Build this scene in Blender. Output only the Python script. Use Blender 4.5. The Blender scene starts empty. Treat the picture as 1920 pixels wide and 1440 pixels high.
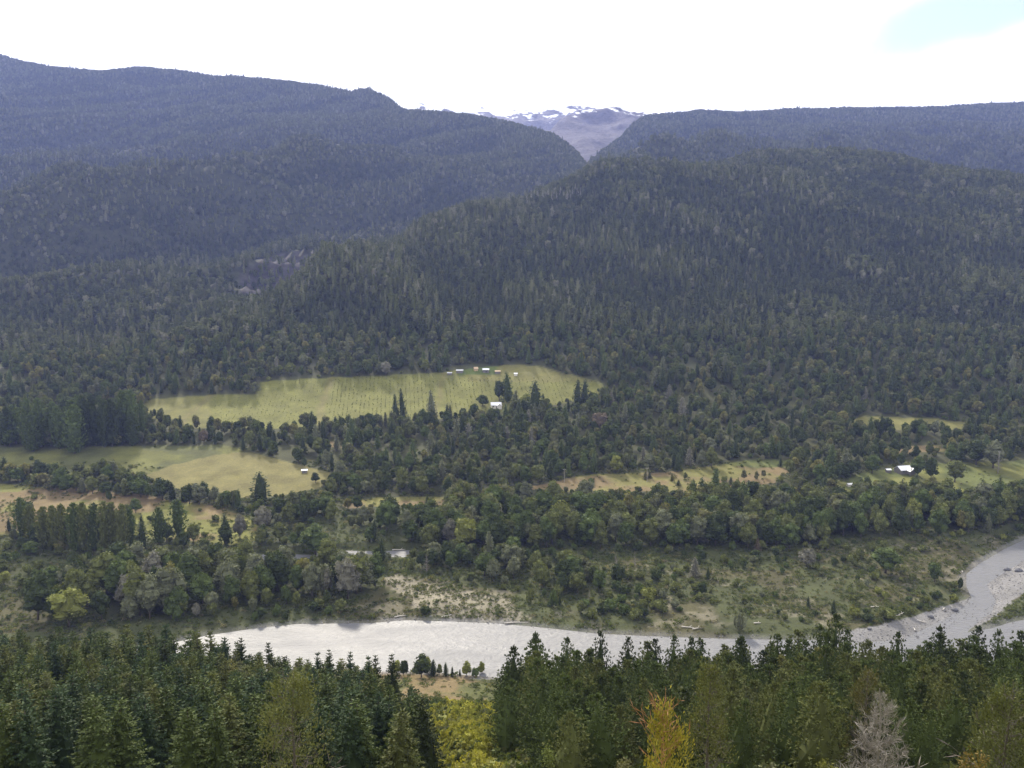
import bpy, math, random
import numpy as np
from mathutils import Vector, Matrix

SC = bpy.context.scene
COL = SC.collection
rng = np.random.default_rng(7)
random.seed(7)

# ------------------------------------------------------------------ camera
EYE = 160.0
F = 32.0 / 36.0 * 1920.0
PITCH = math.atan(240.0 / F)
cam_d = bpy.data.cameras.new('camera')
cam = bpy.data.objects.new('camera', cam_d)
COL.objects.link(cam)
cam_d.sensor_width = 36.0
cam_d.lens = 32.0
cam_d.clip_start = 0.5
cam_d.clip_end = 30000.0
cam.location = (0, 0, EYE)
cam.rotation_euler = (math.pi / 2 - PITCH, 0, 0)
SC.camera = cam

# ------------------------------------------------------------------ sky and sun
SUN_AZ, SUN_EL = math.radians(-15.0), math.radians(34.0)
sun_dir = Vector((math.sin(SUN_AZ) * math.cos(SUN_EL), math.cos(SUN_AZ) * math.cos(SUN_EL), math.sin(SUN_EL)))
world = bpy.data.worlds.new('World')
SC.world = world
world.use_nodes = True
nt = world.node_tree
nt.nodes.clear()


def N(tree, kind, **kw):
    n = tree.nodes.new(kind)
    for k, v in kw.items():
        if k == 'ins':
            for a, b in v.items():
                n.inputs[a].default_value = b
        else:
            setattr(n, k, v)
    return n


def L(tree, a, b):
    tree.links.new(a, b)


def math_node(tree, op, a, b=None, c=None, clamp=False):
    m = N(tree, 'ShaderNodeMath', operation=op, use_clamp=clamp)
    for i, v in enumerate((a, b, c)):
        if v is None:
            continue
        if isinstance(v, (int, float)):
            m.inputs[i].default_value = v
        else:
            L(tree, v, m.inputs[i])
    return m.outputs[0]


sky = N(nt, 'ShaderNodeTexSky', sky_type='NISHITA', sun_disc=False, sun_elevation=SUN_EL, sun_rotation=SUN_AZ,
        altitude=600.0, air_density=1.0, dust_density=0.6, ozone_density=1.0)
tc = N(nt, 'ShaderNodeTexCoord')
nz = N(nt, 'ShaderNodeTexNoise', ins={'Scale': 5.0, 'Detail': 6.0, 'Roughness': 0.55})
L(nt, tc.outputs['Generated'], nz.inputs['Vector'])
# a gap in the cloud deck: towards the upper right of the valley, drifting on past it
gap_dir = Vector((0.428, 0.874, 0.226)).normalized()
gap_side = Vector((0.858, -0.453, 0.243)).normalized()
dot1 = N(nt, 'ShaderNodeVectorMath', operation='SUBTRACT')
L(nt, tc.outputs['Generated'], dot1.inputs[0])
dot1.inputs[1].default_value = gap_dir
dA = N(nt, 'ShaderNodeVectorMath', operation='DOT_PRODUCT')
L(nt, dot1.outputs[0], dA.inputs[0])
dA.inputs[1].default_value = gap_side
perp = gap_dir.cross(gap_side).normalized()
dB = N(nt, 'ShaderNodeVectorMath', operation='DOT_PRODUCT')
L(nt, dot1.outputs[0], dB.inputs[0])
dB.inputs[1].default_value = perp
ea = math_node(nt, 'DIVIDE', dA.outputs['Value'], 0.12)
eb = math_node(nt, 'DIVIDE', dB.outputs['Value'], 0.034)
r2 = math_node(nt, 'ADD', math_node(nt, 'MULTIPLY', ea, ea), math_node(nt, 'MULTIPLY', eb, eb))
r2 = math_node(nt, 'ADD', r2, math_node(nt, 'MULTIPLY', math_node(nt, 'SUBTRACT', nz.outputs['Fac'], 0.5), 3.0))
cover = N(nt, 'ShaderNodeMapRange', interpolation_type='SMOOTHSTEP', ins={'From Min': 0.1, 'From Max': 1.5, 'To Min': 0.22, 'To Max': 1.0})
L(nt, r2, cover.inputs['Value'])
mixc = N(nt, 'ShaderNodeMix', data_type='RGBA')
L(nt, cover.outputs[0], mixc.inputs['Factor'])
L(nt, sky.outputs['Color'], mixc.inputs[6])
mixc.inputs[7].default_value = (12.4, 12.4, 12.4, 1)
bg = N(nt, 'ShaderNodeBackground', ins={'Strength': 0.1})
L(nt, mixc.outputs[2], bg.inputs['Color'])
wo = N(nt, 'ShaderNodeOutputWorld')
L(nt, bg.outputs[0], wo.inputs['Surface'])

sun_l = bpy.data.lights.new('sun', 'SUN')
sun_l.energy = 5.0
sun_l.angle = math.radians(6.0)
sun_l.color = (1.0, 0.92, 0.78)
sun = bpy.data.objects.new('sun', sun_l)
COL.objects.link(sun)
sun.rotation_euler = sun_dir.to_track_quat('Z', 'Y').to_euler()

SC.view_settings.view_transform = 'Standard'
SC.view_settings.look = 'None'
SC.view_settings.gamma = 1.0
SC.view_settings.use_curve_mapping = False
SC.view_settings.exposure = 0.65
SC.render.engine = 'CYCLES'
SC.cycles.use_denoising = True
SC.cycles.max_bounces = 6
SC.cycles.diffuse_bounces = 3
SC.cycles.glossy_bounces = 2
SC.cycles.transmission_bounces = 3
SC.cycles.transparent_max_bounces = 4
SC.cycles.volume_bounces = 0
SC.cycles.sample_clamp_indirect = 4.0

HAZE_DENSITY = 0.000062
HAZE_COLOR = (0.36, 0.46, 1.0)

# ------------------------------------------------------------------ photograph geometry: rays and the terrain they meet


def slope_v(v):
    return np.tan(np.arctan((720.0 - np.asarray(v, float)) / F) - PITCH)


def fac_v(v):
    return math.cos(PITCH) + (720.0 - np.asarray(v, float)) / F * math.sin(PITCH)


def col_U(u, v):
    return 960.0 + (np.asarray(u, float) - 960.0) / fac_v(v)


def project(x, y, z):
    x, y, z = (np.asarray(a, float) for a in (x, y, z))
    dz = z - EYE
    d = y * math.cos(PITCH) - dz * math.sin(PITCH)
    h = y * math.sin(PITCH) + dz * math.cos(PITCH)
    d = np.maximum(d, 1e-3)
    return 960.0 + x / d * F, 720.0 - h / d * F


def hash2(ix, iy, seed):
    h = (ix.astype(np.int64) * 374761393 + iy.astype(np.int64) * 668265263 + seed * 1442695041) & 0xFFFFFFFF
    h = ((h ^ (h >> 13)) * 1274126177) & 0xFFFFFFFF
    h = h ^ (h >> 16)
    return (h & 0xFFFF) / 65535.0


def vnoise(x, y, seed=0):
    x = np.asarray(x, float)
    y = np.asarray(y, float)
    ix, iy = np.floor(x), np.floor(y)
    fx, fy = x - ix, y - iy
    fx = fx * fx * fx * (fx * (fx * 6 - 15) + 10)
    fy = fy * fy * fy * (fy * (fy * 6 - 15) + 10)
    a, b = hash2(ix, iy, seed), hash2(ix + 1, iy, seed)
    c, d = hash2(ix, iy + 1, seed), hash2(ix + 1, iy + 1, seed)
    return (a + (b - a) * fx) * (1 - fy) + (c + (d - c) * fx) * fy - 0.5


def fbm(x, y, wl, octs=4, seed=0, gain=0.5):
    s, a = 0.0, 1.0
    for i in range(octs):
        s = s + a * vnoise(np.asarray(x) / wl + 17.3 * i, np.asarray(y) / wl + 5.1 * i, seed + i)
        a *= gain
        wl *= 0.5
    return s


def ridged(x, y, wl, octs=3, seed=0):
    s, a = 0.0, 1.0
    for i in range(octs):
        s = s + a * (0.25 - np.abs(vnoise(np.asarray(x) / wl + 3.3 * i, np.asarray(y) / wl + 9.1 * i, seed + i)))
        a *= 0.5
        wl *= 0.5
    return s


def sstep(a, b, x):
    t = np.clip((np.asarray(x, float) - a) / (b - a), 0, 1)
    return t * t * (3 - 2 * t)


def in_poly(u, v, poly):
    u = np.asarray(u, float)
    v = np.asarray(v, float)
    inside = np.zeros(u.shape, bool)
    n = len(poly)
    for i in range(n):
        x0, y0 = poly[i]
        x1, y1 = poly[(i + 1) % n]
        if y0 == y1:
            continue
        c = ((y0 > v) != (y1 > v)) & (u < (x1 - x0) * (v - y0) / (y1 - y0) + x0)
        inside ^= c
    return inside


def seg_dist(x, y, poly, closed=True):
    best = np.full(np.shape(x), 1e9)
    n = len(poly)
    for i in range(n if closed else n - 1):
        ax, ay = poly[i]
        bx, by = poly[(i + 1) % n]
        dx, dy = bx - ax, by - ay
        t = np.clip(((x - ax) * dx + (y - ay) * dy) / (dx * dx + dy * dy + 1e-9), 0, 1)
        best = np.minimum(best, np.hypot(x - ax - t * dx, y - ay - t * dy))
    return best


def flat(poly, z=0.0):
    out = []
    for u, v in poly:
        s = float(slope_v(v))
        Y = (z - EYE) / s
        out.append(((u - 960) / F / float(fac_v(v)) * Y, Y))
    return out


RIVER_PX = [(-600, 1420), (-250, 1310), (0, 1262), (200, 1225), (330, 1204), (385, 1192), (480, 1178), (560, 1170), (700, 1168), (760, 1163),
            (840, 1165), (930, 1169), (1000, 1175), (1120, 1188), (1220, 1193), (1300, 1196), (1430, 1199), (1520, 1200), (1600, 1205), (1690, 1200),
            (1735, 1178), (1775, 1158), (1805, 1140), (1822, 1122), (1812, 1100), (1812, 1076), (1835, 1058), (1882, 1030), (1925, 1010), (2050, 985), (2250, 960), (2700, 940),
            (2700, 965), (2250, 990), (2050, 1020), (1930, 1046), (1885, 1072), (1850, 1096), (1868, 1128), (1858, 1150), (1835, 1166), (1812, 1186), (1860, 1178),
            (1890, 1168), (1930, 1160), (2100, 1140), (2700, 1110), (2700, 1240), (2000, 1262), (1600, 1275), (1200, 1280), (1000, 1278), (900, 1268), (780, 1258), (600, 1262), (400, 1290), (0, 1370), (-600, 1520)]
SIDE_PX = [(430, 1046), (470, 1038), (530, 1036), (590, 1038), (640, 1030), (700, 1031), (740, 1030), (775, 1029), (776, 1044), (740, 1046), (690, 1041), (640, 1041), (580, 1049), (500, 1051), (450, 1050)]
RIVER = flat(RIVER_PX)
SIDE = flat(SIDE_PX, 1.2)


def spline(xs, ys, sm):
    g = np.arange(min(xs), max(xs) + 1.0, 1.0)
    t = np.interp(g, xs, ys)
    k = int(sm * 3)
    w = np.exp(-0.5 * (np.arange(-k, k + 1) / sm) ** 2)
    w /= w.sum()
    tp = np.concatenate([2 * t[0] - t[1:k + 1][::-1], t, 2 * t[-1] - t[-k - 1:-1][::-1]])
    return g, np.convolve(tp, w, 'valid')


# valley floor and the near wooded hill
gY, gZ = spline([-520, -60, -8, 3, 20, 50, 85, 127, 170, 220, 265, 295, 315, 330, 372, 421, 466, 500, 537, 571, 624, 686, 747, 778, 799, 839, 915, 990, 1150, 1250, 1360, 1520, 1690, 1900, 2300],  # knots behind the camera: unseen steep slope added to block sky light
                [560, 205, 158.6, 156, 146, 124, 107, 86, 68, 44, 22, 8, 4, 2.2, 1.6, 2, 3, 4, 6, 7.5, 12, 18, 27, 32, 38, 51, 74, 91, 147, 181, 222, 281, 342, 420, 560], 6.0)
cu = np.array([-700, 0, 250, 400, 430, 520, 620, 700, 800, 900, 1000, 1090, 1150, 1200, 1270, 1350, 1420, 1480, 1560, 1700, 1920, 2700])
cv = np.array([690, 665, 655, 618, 602, 552, 502, 455, 412, 380, 357, 338, 313, 304, 299, 304, 295, 298, 304, 318, 342, 400.])
_gv = 720 - F * np.tan(np.arctan((gZ - EYE) / np.maximum(gY, 1)) + PITCH)
_m = gY > 330


def Y_of_v(v):
    return np.interp(-np.asarray(v, float), -_gv[_m], gY[_m])


cU, cY = col_U(cu, cv), Y_of_v(cv)


def H_valley(x, y, carve=True):
    x = np.asarray(x, float)
    y = np.asarray(y, float)
    U = 960 + x / np.maximum(y, 5.0) * F
    Yc = np.interp(U, cU, cY)
    w = 22.0
    t = (y - Yc) / w
    sp = np.where(t > 20, t, np.log1p(np.exp(np.minimum(t, 20)))) * w
    z = np.interp(y - sp, gY, gZ) - 0.33 * sp
    z = z - 5.0 * sstep(900, 820, U) * sstep(25, 70, y) * sstep(230, 150, y)
    hill = sstep(880, 1080, y)
    z = z + hill * (34 * fbm(x, y, 330, 4, 11) + 62 * (ridged(x * 0.8 + y * 0.5, y * 0.45, 260, 3, 23)))
    mid = sstep(480, 640, y) * (1 - hill)
    z = z + mid * 3.0 * fbm(x, y, 120, 3, 5)
    z = z + sstep(12, 40, y) * sstep(330, 250, y) * 2.2 * fbm(x, y, 30, 3, 3)
    if carve:
        near = (y > 255) & (y < 720)
        if np.any(near):
            xs, ys = np.broadcast_arrays(x, y)
            xn, yn = xs[near], ys[near]
            d = seg_dist(xn, yn, RIVER)
            sd = np.where(in_poly(xn, yn, RIVER), -d, d)
            d2 = seg_dist(xn, yn, SIDE)
            sd2 = np.where(in_poly(xn, yn, SIDE), -d2, d2)
            z = np.array(np.broadcast_to(z, xs.shape))
            zn = z[near] + 0.5 * fbm(xn, yn, 22, 3, 9) * sstep(2, 15, sd)
            bank = np.clip(sd * 0.16, -1.4, None)
            zn = np.where(sd < 12, np.minimum(zn, np.maximum(bank, -1.4)), zn)
            zn = np.where(sd2 < 3, np.minimum(zn, 1.0 + sd2 * 0.3), zn)
            z[near] = zn
    return z


def layer(vs, Ys, us, crest, drop, width, calm=0.06, lift=0.0):
    pts_Y = np.array(Ys, float)
    pts_z = EYE + slope_v(np.array(vs, float)) * pts_Y
    a, b = spline(list(pts_Y), list(pts_z), 40.0)
    gv = 720 - F * np.tan(np.arctan((b - EYE) / a) + PITCH)
    us, crest = np.array(us, float), np.array(crest, float) - lift
    cyy = np.interp(-crest, -gv, a)
    cuu = col_U(us, crest)

    def H(x, y, relief=None):
        x = np.asarray(x, float)
        y = np.asarray(y, float)
        U = 960 + x / np.maximum(y, 5.0) * F
        Yc = np.interp(U, cuu, cyy)
        t = (y - Yc) / width
        sp = np.where(t > 20, t, np.log1p(np.exp(np.minimum(t, 20)))) * width
        z = np.interp(y - sp, a, b) - drop * sp - 1.5 * np.maximum(a[0] - y, 0)
        if relief is not None:
            rl, away = relief(x, y), np.abs(Yc - y)
            z = z + np.where(rl > 0, rl * (calm + (1 - calm) * sstep(100, 1500, away)), rl * (calm + (1 - calm) * sstep(20, 700, away)))
        return z
    return H


_H1 = layer([760, 700, 650, 600, 500, 400, 300, 250, 200, 150, 95, 30], [780, 850, 960, 1150, 1480, 1850, 2350, 2650, 3000, 3300, 3600, 3950],
            [-700, 0, 50, 90, 200, 260, 330, 400, 500, 600, 655, 690, 730, 760, 850, 900, 960, 1000, 1040, 1065, 1085, 1098, 1130, 1200, 1330, 2700],
            [70, 103, 116, 126, 133, 126, 128, 138, 146, 161, 173, 168, 186, 209, 216, 220, 231, 244, 258, 273, 291, 308, 345, 430, 740, 755], 0.30, 40.0, 0.06, 8.0)
_R1 = lambda x, y: (320 * (ridged(y - 0.85 * x, (y + x) * 0.33, 400, 4, 41) - 0.1) + 50 * fbm(x, y, 420, 4, 47)) * sstep(930, 1500, y) - 14 * sstep(960, 840, y)
_H2 = layer([900, 480, 420, 330, 290, 250, 200, 150], [1150, 1400, 1700, 2250, 2650, 3050, 3600, 4100],
            [0, 900, 1080, 1105, 1150, 1190, 1215, 1250, 1310, 1390, 1500, 1600, 1700, 1770, 1830, 1920, 2700],
            [880, 800, 420, 308, 268, 236, 219, 214, 211, 215, 208, 204, 202, 205, 200, 196, 178], 0.30, 40.0, 0.06, 7.0)
_R2 = lambda x, y: 300 * (ridged(y + 0.5 * x, (y - x) * 0.35, 380, 4, 61) - 0.1) + 40 * fbm(x, y, 400, 4, 67)
_H3 = layer([340, 330, 250, 190, 150], [2900, 3000, 3800, 4300, 4700],
            [700, 900, 990, 1030, 1060, 1090, 1120, 1150, 1180, 1215, 1290, 1306, 1320, 1345, 1500, 2700],
            [345, 340, 300, 246, 223, 209, 201, 197, 203, 213, 228, 206, 205, 228, 270, 335], 0.6, 25.0, 0.75)
_R3 = lambda x, y: 130 * (ridged(x, y, 420, 5, 71) - 0.1)
_H4 = layer([300, 250, 165, 130], [4700, 5200, 6000, 6400],
            [500, 640, 700, 735, 745, 757, 770, 780, 792, 815, 833, 850, 862, 885, 930, 960, 985, 1010, 1030, 1060, 1090, 1200, 2700],
            [300, 240, 188, 146, 131, 127, 136, 150, 162, 152, 141, 147, 166, 206, 228, 222, 203, 193, 190, 195, 210, 265, 298], 0.7, 20.0, 0.6, 19.0)
_R4 = lambda x, y: 150 * (ridged(x, y, 380, 5, 81) - 0.1)
H_left = lambda x, y: _H1(x, y, _R1)
H_right = lambda x, y: _H2(x, y, _R2)
H_rock = lambda x, y: _H3(x, y, _R3)
H_snow = lambda x, y: _H4(x, y, _R4)


def H_top(x, y):
    return np.maximum(np.maximum(H_valley(x, y), H_left(x, y)), H_right(x, y))


def ground_at(u, v, y0=40.0, y1=1000.0):
    """The point of the valley ground that a line of sight meets."""
    Y = np.arange(y0, y1, 1.0)
    k = (u - 960) / F / float(fac_v(v))
    z = H_valley(k * Y, Y)
    ray = EYE + float(slope_v(v)) * Y
    hit = np.nonzero(z >= ray)[0]
    i = hit[0] if len(hit) else len(Y) - 1
    return float(k * Y[i]), float(Y[i]), float(z[i])


def hz(x, y):
    return float(H_valley(np.array([x]), np.array([y]))[0])


# ------------------------------------------------------------------ open land, traced on the ground
TERRACE = [(250, 772), (285, 748), (390, 741), (484, 739), (488, 716), (560, 711), (620, 708), (800, 700), (860, 694), (905, 688), (960, 684), (1010, 686), (1050, 697), (1090, 708), (1128, 720), (1140, 729), (1095, 748), (1000, 768), (800, 788), (600, 800), (430, 806), (330, 800)]
HAY = [(262, 892), (350, 862), (400, 852), (470, 847), (540, 866), (625, 887), (600, 915), (500, 935), (380, 928), (300, 908)]
MEADOW = [(-300, 850), (60, 838), (200, 838), (380, 834), (470, 842), (360, 862), (262, 892), (150, 895), (0, 893), (-300, 900)]
BROWN = [(-300, 905), (0, 908), (150, 915), (250, 926), (380, 945), (470, 968), (500, 1010), (430, 1022), (300, 1010), (100, 1005), (-300, 1000)]
STRIPS = [[(960, 918), (1100, 890), (1240, 886), (1345, 872), (1425, 864), (1480, 880), (1450, 903), (1300, 925), (1100, 922)],
          [(640, 946), (700, 934), (840, 932), (830, 950), (660, 954)],
          [(1580, 796), (1620, 780), (1760, 783), (1840, 795), (1800, 806), (1600, 808)],
          [(1630, 846), (1645, 838), (1775, 834), (1770, 847), (1700, 851)],
          [(1570, 905), (1640, 882), (1740, 870), (1920, 866), (2000, 880), (1810, 925), (1700, 915), (1570, 925)],
          [(1360, 872), (1400, 860), (1500, 862), (1490, 876)],
          [(560, 830), (640, 826), (650, 838), (570, 842)]]
FLOOD = [(690, 1090), (720, 1072), (800, 1082), (960, 1110), (1120, 1128), (1150, 1085), (1050, 1062), (1180, 1048), (1300, 1065), (1480, 1070), (1500, 1030), (1620, 1010), (1800, 1012), (1960, 1000), (2600, 960), (2600, 1100), (1960, 1180), (1500, 1215), (900, 1190), (700, 1180), (480, 1190), (330, 1215), (480, 1172), (620, 1150)]
SAND = [(712, 1085), (740, 1075), (800, 1092), (900, 1110), (960, 1122), (985, 1150), (1000, 1166), (900, 1164), (830, 1158), (770, 1138)]
TANLEFT = [(-300, 1120), (60, 1125), (95, 1150), (90, 1185), (-300, 1210)]
GRAVEL = [(1560, 1186), (1640, 1174), (1720, 1152), (1800, 1128), (1822, 1120), (1840, 1150), (1740, 1205), (1600, 1212)]
GRAVEL_R = [(1840, 1095), (1885, 1070), (1930, 1044), (2200, 1000), (2400, 1040), (1925, 1112), (1885, 1138), (1862, 1160), (1800, 1190), (1862, 1128)]
SPIT = [(1850, 1178), (1880, 1140), (1930, 1116), (2100, 1080), (2400, 1060), (2400, 1150), (1930, 1164), (1885, 1172)]
GAP = [(745, 1278), (905, 1272), (930, 1300), (905, 1330), (905, 1460), (845, 1460), (830, 1400), (790, 1330)]
OPENS = [TERRACE, HAY, MEADOW, BROWN] + STRIPS
CLIFF = [(440, 520), (480, 488), (540, 470), (600, 478), (610, 500), (560, 530), (500, 550), (450, 560)]

# ------------------------------------------------------------------ materials


def new_mat(name):
    m = bpy.data.materials.new(name)
    m.use_nodes = True
    m.node_tree.nodes.clear()
    return m, m.node_tree


def plain(name, color, rough=0.8, noise=0.15, scale=3.0, metallic=0.0, spec=0.3):
    m, t = new_mat(name)
    out = N(t, 'ShaderNodeOutputMaterial')
    p = N(t, 'ShaderNodeBsdfPrincipled', ins={'Roughness': rough, 'Metallic': metallic, 'Specular IOR Level': spec})
    tcn = N(t, 'ShaderNodeTexCoord')
    nn = N(t, 'ShaderNodeTexNoise', ins={'Scale': scale, 'Detail': 5.0})
    L(t, tcn.outputs['Object'], nn.inputs['Vector'])
    mr = N(t, 'ShaderNodeMapRange', ins={'To Min': 1 - noise, 'To Max': 1 + noise})
    L(t, nn.outputs['Fac'], mr.inputs['Value'])
    mx = N(t, 'ShaderNodeVectorMath', operation='SCALE')
    mx.inputs[0].default_value = color
    L(t, mr.outputs[0], mx.inputs['Scale'])
    L(t, mx.outputs[0], p.inputs['Base Color'])
    L(t, p.outputs[0], out.inputs['Surface'])
    return m


def leaf_mat(name, colors=None, vary=0.28, trans=0.15):
    """Foliage: the object's own colour (or a spread of kinds of green for the uncounted trees), each leaf clump a little different."""
    m, t = new_mat(name)
    out = N(t, 'ShaderNodeOutputMaterial')
    oi = N(t, 'ShaderNodeObjectInfo')
    geo = N(t, 'ShaderNodeNewGeometry')
    if colors is None:
        base = oi.outputs['Color']
    else:
        ramp = N(t, 'ShaderNodeValToRGB')
        ramp.color_ramp.interpolation = 'LINEAR'
        els = ramp.color_ramp.elements
        for i, (pos, c) in enumerate(colors):
            e = els[i] if i < 2 else els.new(pos)
            e.position = pos
            e.color = (*c, 1)
        L(t, oi.outputs['Random'], ramp.inputs['Fac'])
        base = ramp.outputs['Color']
    mr = N(t, 'ShaderNodeMapRange', ins={'To Min': 1 - vary, 'To Max': 1 + vary})
    L(t, geo.outputs['Random Per Island'], mr.inputs['Value'])
    sc = N(t, 'ShaderNodeVectorMath', operation='SCALE')
    L(t, base, sc.inputs[0])
    L(t, mr.outputs[0], sc.inputs['Scale'])
    d = N(t, 'ShaderNodeBsdfPrincipled', ins={'Roughness': 0.75, 'Specular IOR Level': 0.08})
    L(t, sc.outputs[0], d.inputs['Base Color'])
    tr = N(t, 'ShaderNodeBsdfTranslucent')
    warm = N(t, 'ShaderNodeMix', data_type='RGBA', blend_type='MULTIPLY', ins={0: 1.0})
    L(t, sc.outputs[0], warm.inputs[6])
    warm.inputs[7].default_value = (1.25, 1.3, 0.55, 1)
    L(t, warm.outputs[2], tr.inputs['Color'])
    mx = N(t, 'ShaderNodeMixShader', ins={0: trans})
    L(t, d.outputs[0], mx.inputs[1])
    L(t, tr.outputs[0], mx.inputs[2])
    L(t, mx.outputs[0], out.inputs['Surface'])
    return m


M_leaf = leaf_mat('foliage')
M_needle = leaf_mat('needles', None, 0.25, 0.06)
M_bark = plain('bark', (0.09, 0.075, 0.06), 0.9, 0.3, 2.0)
M_pale_bark = plain('pale_bark', (0.30, 0.28, 0.25), 0.9, 0.3, 2.0)
M_orange_bark = plain('orange_bark', (0.26, 0.13, 0.055), 0.8, 0.3, 2.0)
M_dead = plain('dead_twigs', (0.20, 0.18, 0.155), 0.9, 0.3, 2.0)
M_drift = plain('driftwood', (0.42, 0.39, 0.35), 0.85, 0.25, 1.5)
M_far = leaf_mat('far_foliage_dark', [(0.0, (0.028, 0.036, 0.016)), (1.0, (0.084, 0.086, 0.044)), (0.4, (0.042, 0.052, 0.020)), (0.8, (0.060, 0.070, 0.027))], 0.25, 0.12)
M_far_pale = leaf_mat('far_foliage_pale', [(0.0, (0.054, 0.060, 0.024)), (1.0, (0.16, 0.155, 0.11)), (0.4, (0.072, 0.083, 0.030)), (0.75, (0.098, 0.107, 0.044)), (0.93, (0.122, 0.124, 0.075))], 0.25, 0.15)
M_wood = leaf_mat('wood_foliage', [(0.0, (0.042, 0.056, 0.021)), (1.0, (0.15, 0.14, 0.045)), (0.3, (0.062, 0.080, 0.027)), (0.6, (0.088, 0.098, 0.034)), (0.85, (0.105, 0.112, 0.062)), (0.95, (0.13, 0.125, 0.05))], 0.4, 0.25)
M_crop = leaf_mat('crop_leaves', [(0.0, (0.062, 0.085, 0.025)), (1.0, (0.13, 0.125, 0.04))], 0.3, 0.3)
M_scrub = leaf_mat('scrub_foliage', [(0.0, (0.062, 0.076, 0.028)), (1.0, (0.17, 0.15, 0.09)), (0.4, (0.082, 0.098, 0.036)), (0.7, (0.100, 0.112, 0.046)), (0.88, (0.13, 0.13, 0.068))], 0.3, 0.35)


def ground_mat(name, bump=0.4, fine=1.2, spread=0.35):
    m, t = new_mat(name)
    out = N(t, 'ShaderNodeOutputMaterial')
    p = N(t, 'ShaderNodeBsdfPrincipled', ins={'Roughness': 0.95, 'Specular IOR Level': 0.1})
    at = N(t, 'ShaderNodeAttribute', attribute_name='tint')
    tcn = N(t, 'ShaderNodeTexCoord')
    n1 = N(t, 'ShaderNodeTexNoise', ins={'Scale': fine, 'Detail': 8.0, 'Roughness': 0.65})
    n2 = N(t, 'ShaderNodeTexNoise', ins={'Scale': 0.06, 'Detail': 5.0, 'Roughness': 0.6})
    L(t, tcn.outputs['Object'], n1.inputs['Vector'])
    L(t, tcn.outputs['Object'], n2.inputs['Vector'])
    a = N(t, 'ShaderNodeMapRange', ins={'From Min': 0.3, 'From Max': 0.7, 'To Min': 1 - spread, 'To Max': 1 + spread})
    b = N(t, 'ShaderNodeMapRange', ins={'From Min': 0.3, 'From Max': 0.7, 'To Min': 0.75, 'To Max': 1.25})
    L(t, n1.outputs['Fac'], a.inputs['Value'])
    L(t, n2.outputs['Fac'], b.inputs['Value'])
    f = math_node(t, 'MULTIPLY', a.outputs[0], b.outputs[0])
    sc = N(t, 'ShaderNodeVectorMath', operation='SCALE')
    L(t, at.outputs['Color'], sc.inputs[0])
    L(t, f, sc.inputs['Scale'])
    L(t, sc.outputs[0], p.inputs['Base Color'])
    bp = N(t, 'ShaderNodeBump', ins={'Strength': bump, 'Distance': 0.5})
    L(t, n1.outputs['Fac'], bp.inputs['Height'])
    L(t, bp.outputs[0], p.inputs['Normal'])
    L(t, p.outputs[0], out.inputs['Surface'])
    return m


M_ground = ground_mat('earth_and_grass')
M_field = ground_mat('field_grass', 0.3, 0.9, 0.25)
M_slope = ground_mat('mountain_soil', 0.8, 0.12, 0.4)


def rock_snow_mat(name, rock, snow_from, snow_to, noise_amt):
    m, t = new_mat(name)
    out = N(t, 'ShaderNodeOutputMaterial')
    p = N(t, 'ShaderNodeBsdfPrincipled', ins={'Roughness': 0.9, 'Specular IOR Level': 0.1})
    tcn = N(t, 'ShaderNodeTexCoord')
    sp = N(t, 'ShaderNodeSeparateXYZ')
    L(t, tcn.outputs['Object'], sp.inputs[0])
    n1 = N(t, 'ShaderNodeTexNoise', ins={'Scale': 0.012, 'Detail': 9.0, 'Roughness': 0.62})
    L(t, tcn.outputs['Object'], n1.inputs['Vector'])
    n2 = N(t, 'ShaderNodeTexNoise', ins={'Scale': 0.05, 'Detail': 8.0, 'Roughness': 0.7})
    L(t, tcn.outputs['Object'], n2.inputs['Vector'])
    h = math_node(t, 'ADD', sp.outputs['Z'], math_node(t, 'MULTIPLY', math_node(t, 'SUBTRACT', n1.outputs['Fac'], 0.5), noise_amt))
    s = N(t, 'ShaderNodeMapRange', interpolation_type='SMOOTHSTEP', ins={'From Min': snow_from, 'From Max': snow_to})
    L(t, h, s.inputs['Value'])
    rr = N(t, 'ShaderNodeMapRange', ins={'From Min': 0.3, 'From Max': 0.7, 'To Min': 0.55, 'To Max': 1.4})
    L(t, n2.outputs['Fac'], rr.inputs['Value'])
    rc = N(t, 'ShaderNodeVectorMath', operation='SCALE')
    rc.inputs[0].default_value = rock
    L(t, rr.outputs[0], rc.inputs['Scale'])
    mx = N(t, 'ShaderNodeMix', data_type='RGBA')
    L(t, s.outputs[0], mx.inputs[0])
    L(t, rc.outputs[0], mx.inputs[6])
    mx.inputs[7].default_value = (0.86, 0.88, 0.92, 1)
    L(t, mx.outputs[2], p.inputs['Base Color'])
    bp = N(t, 'ShaderNodeBump', ins={'Strength': 1.0, 'Distance': 12.0})
    L(t, n2.outputs['Fac'], bp.inputs['Height'])
    L(t, bp.outputs[0], p.inputs['Normal'])
    L(t, p.outputs[0], out.inputs['Surface'])
    return m


M_rock = rock_snow_mat('rock_with_snow', (0.085, 0.078, 0.09), 775.0, 800.0, 360.0)
M_snow = rock_snow_mat('snowfield', (0.12, 0.11, 0.11), 975.0, 1015.0, 520.0)


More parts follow.
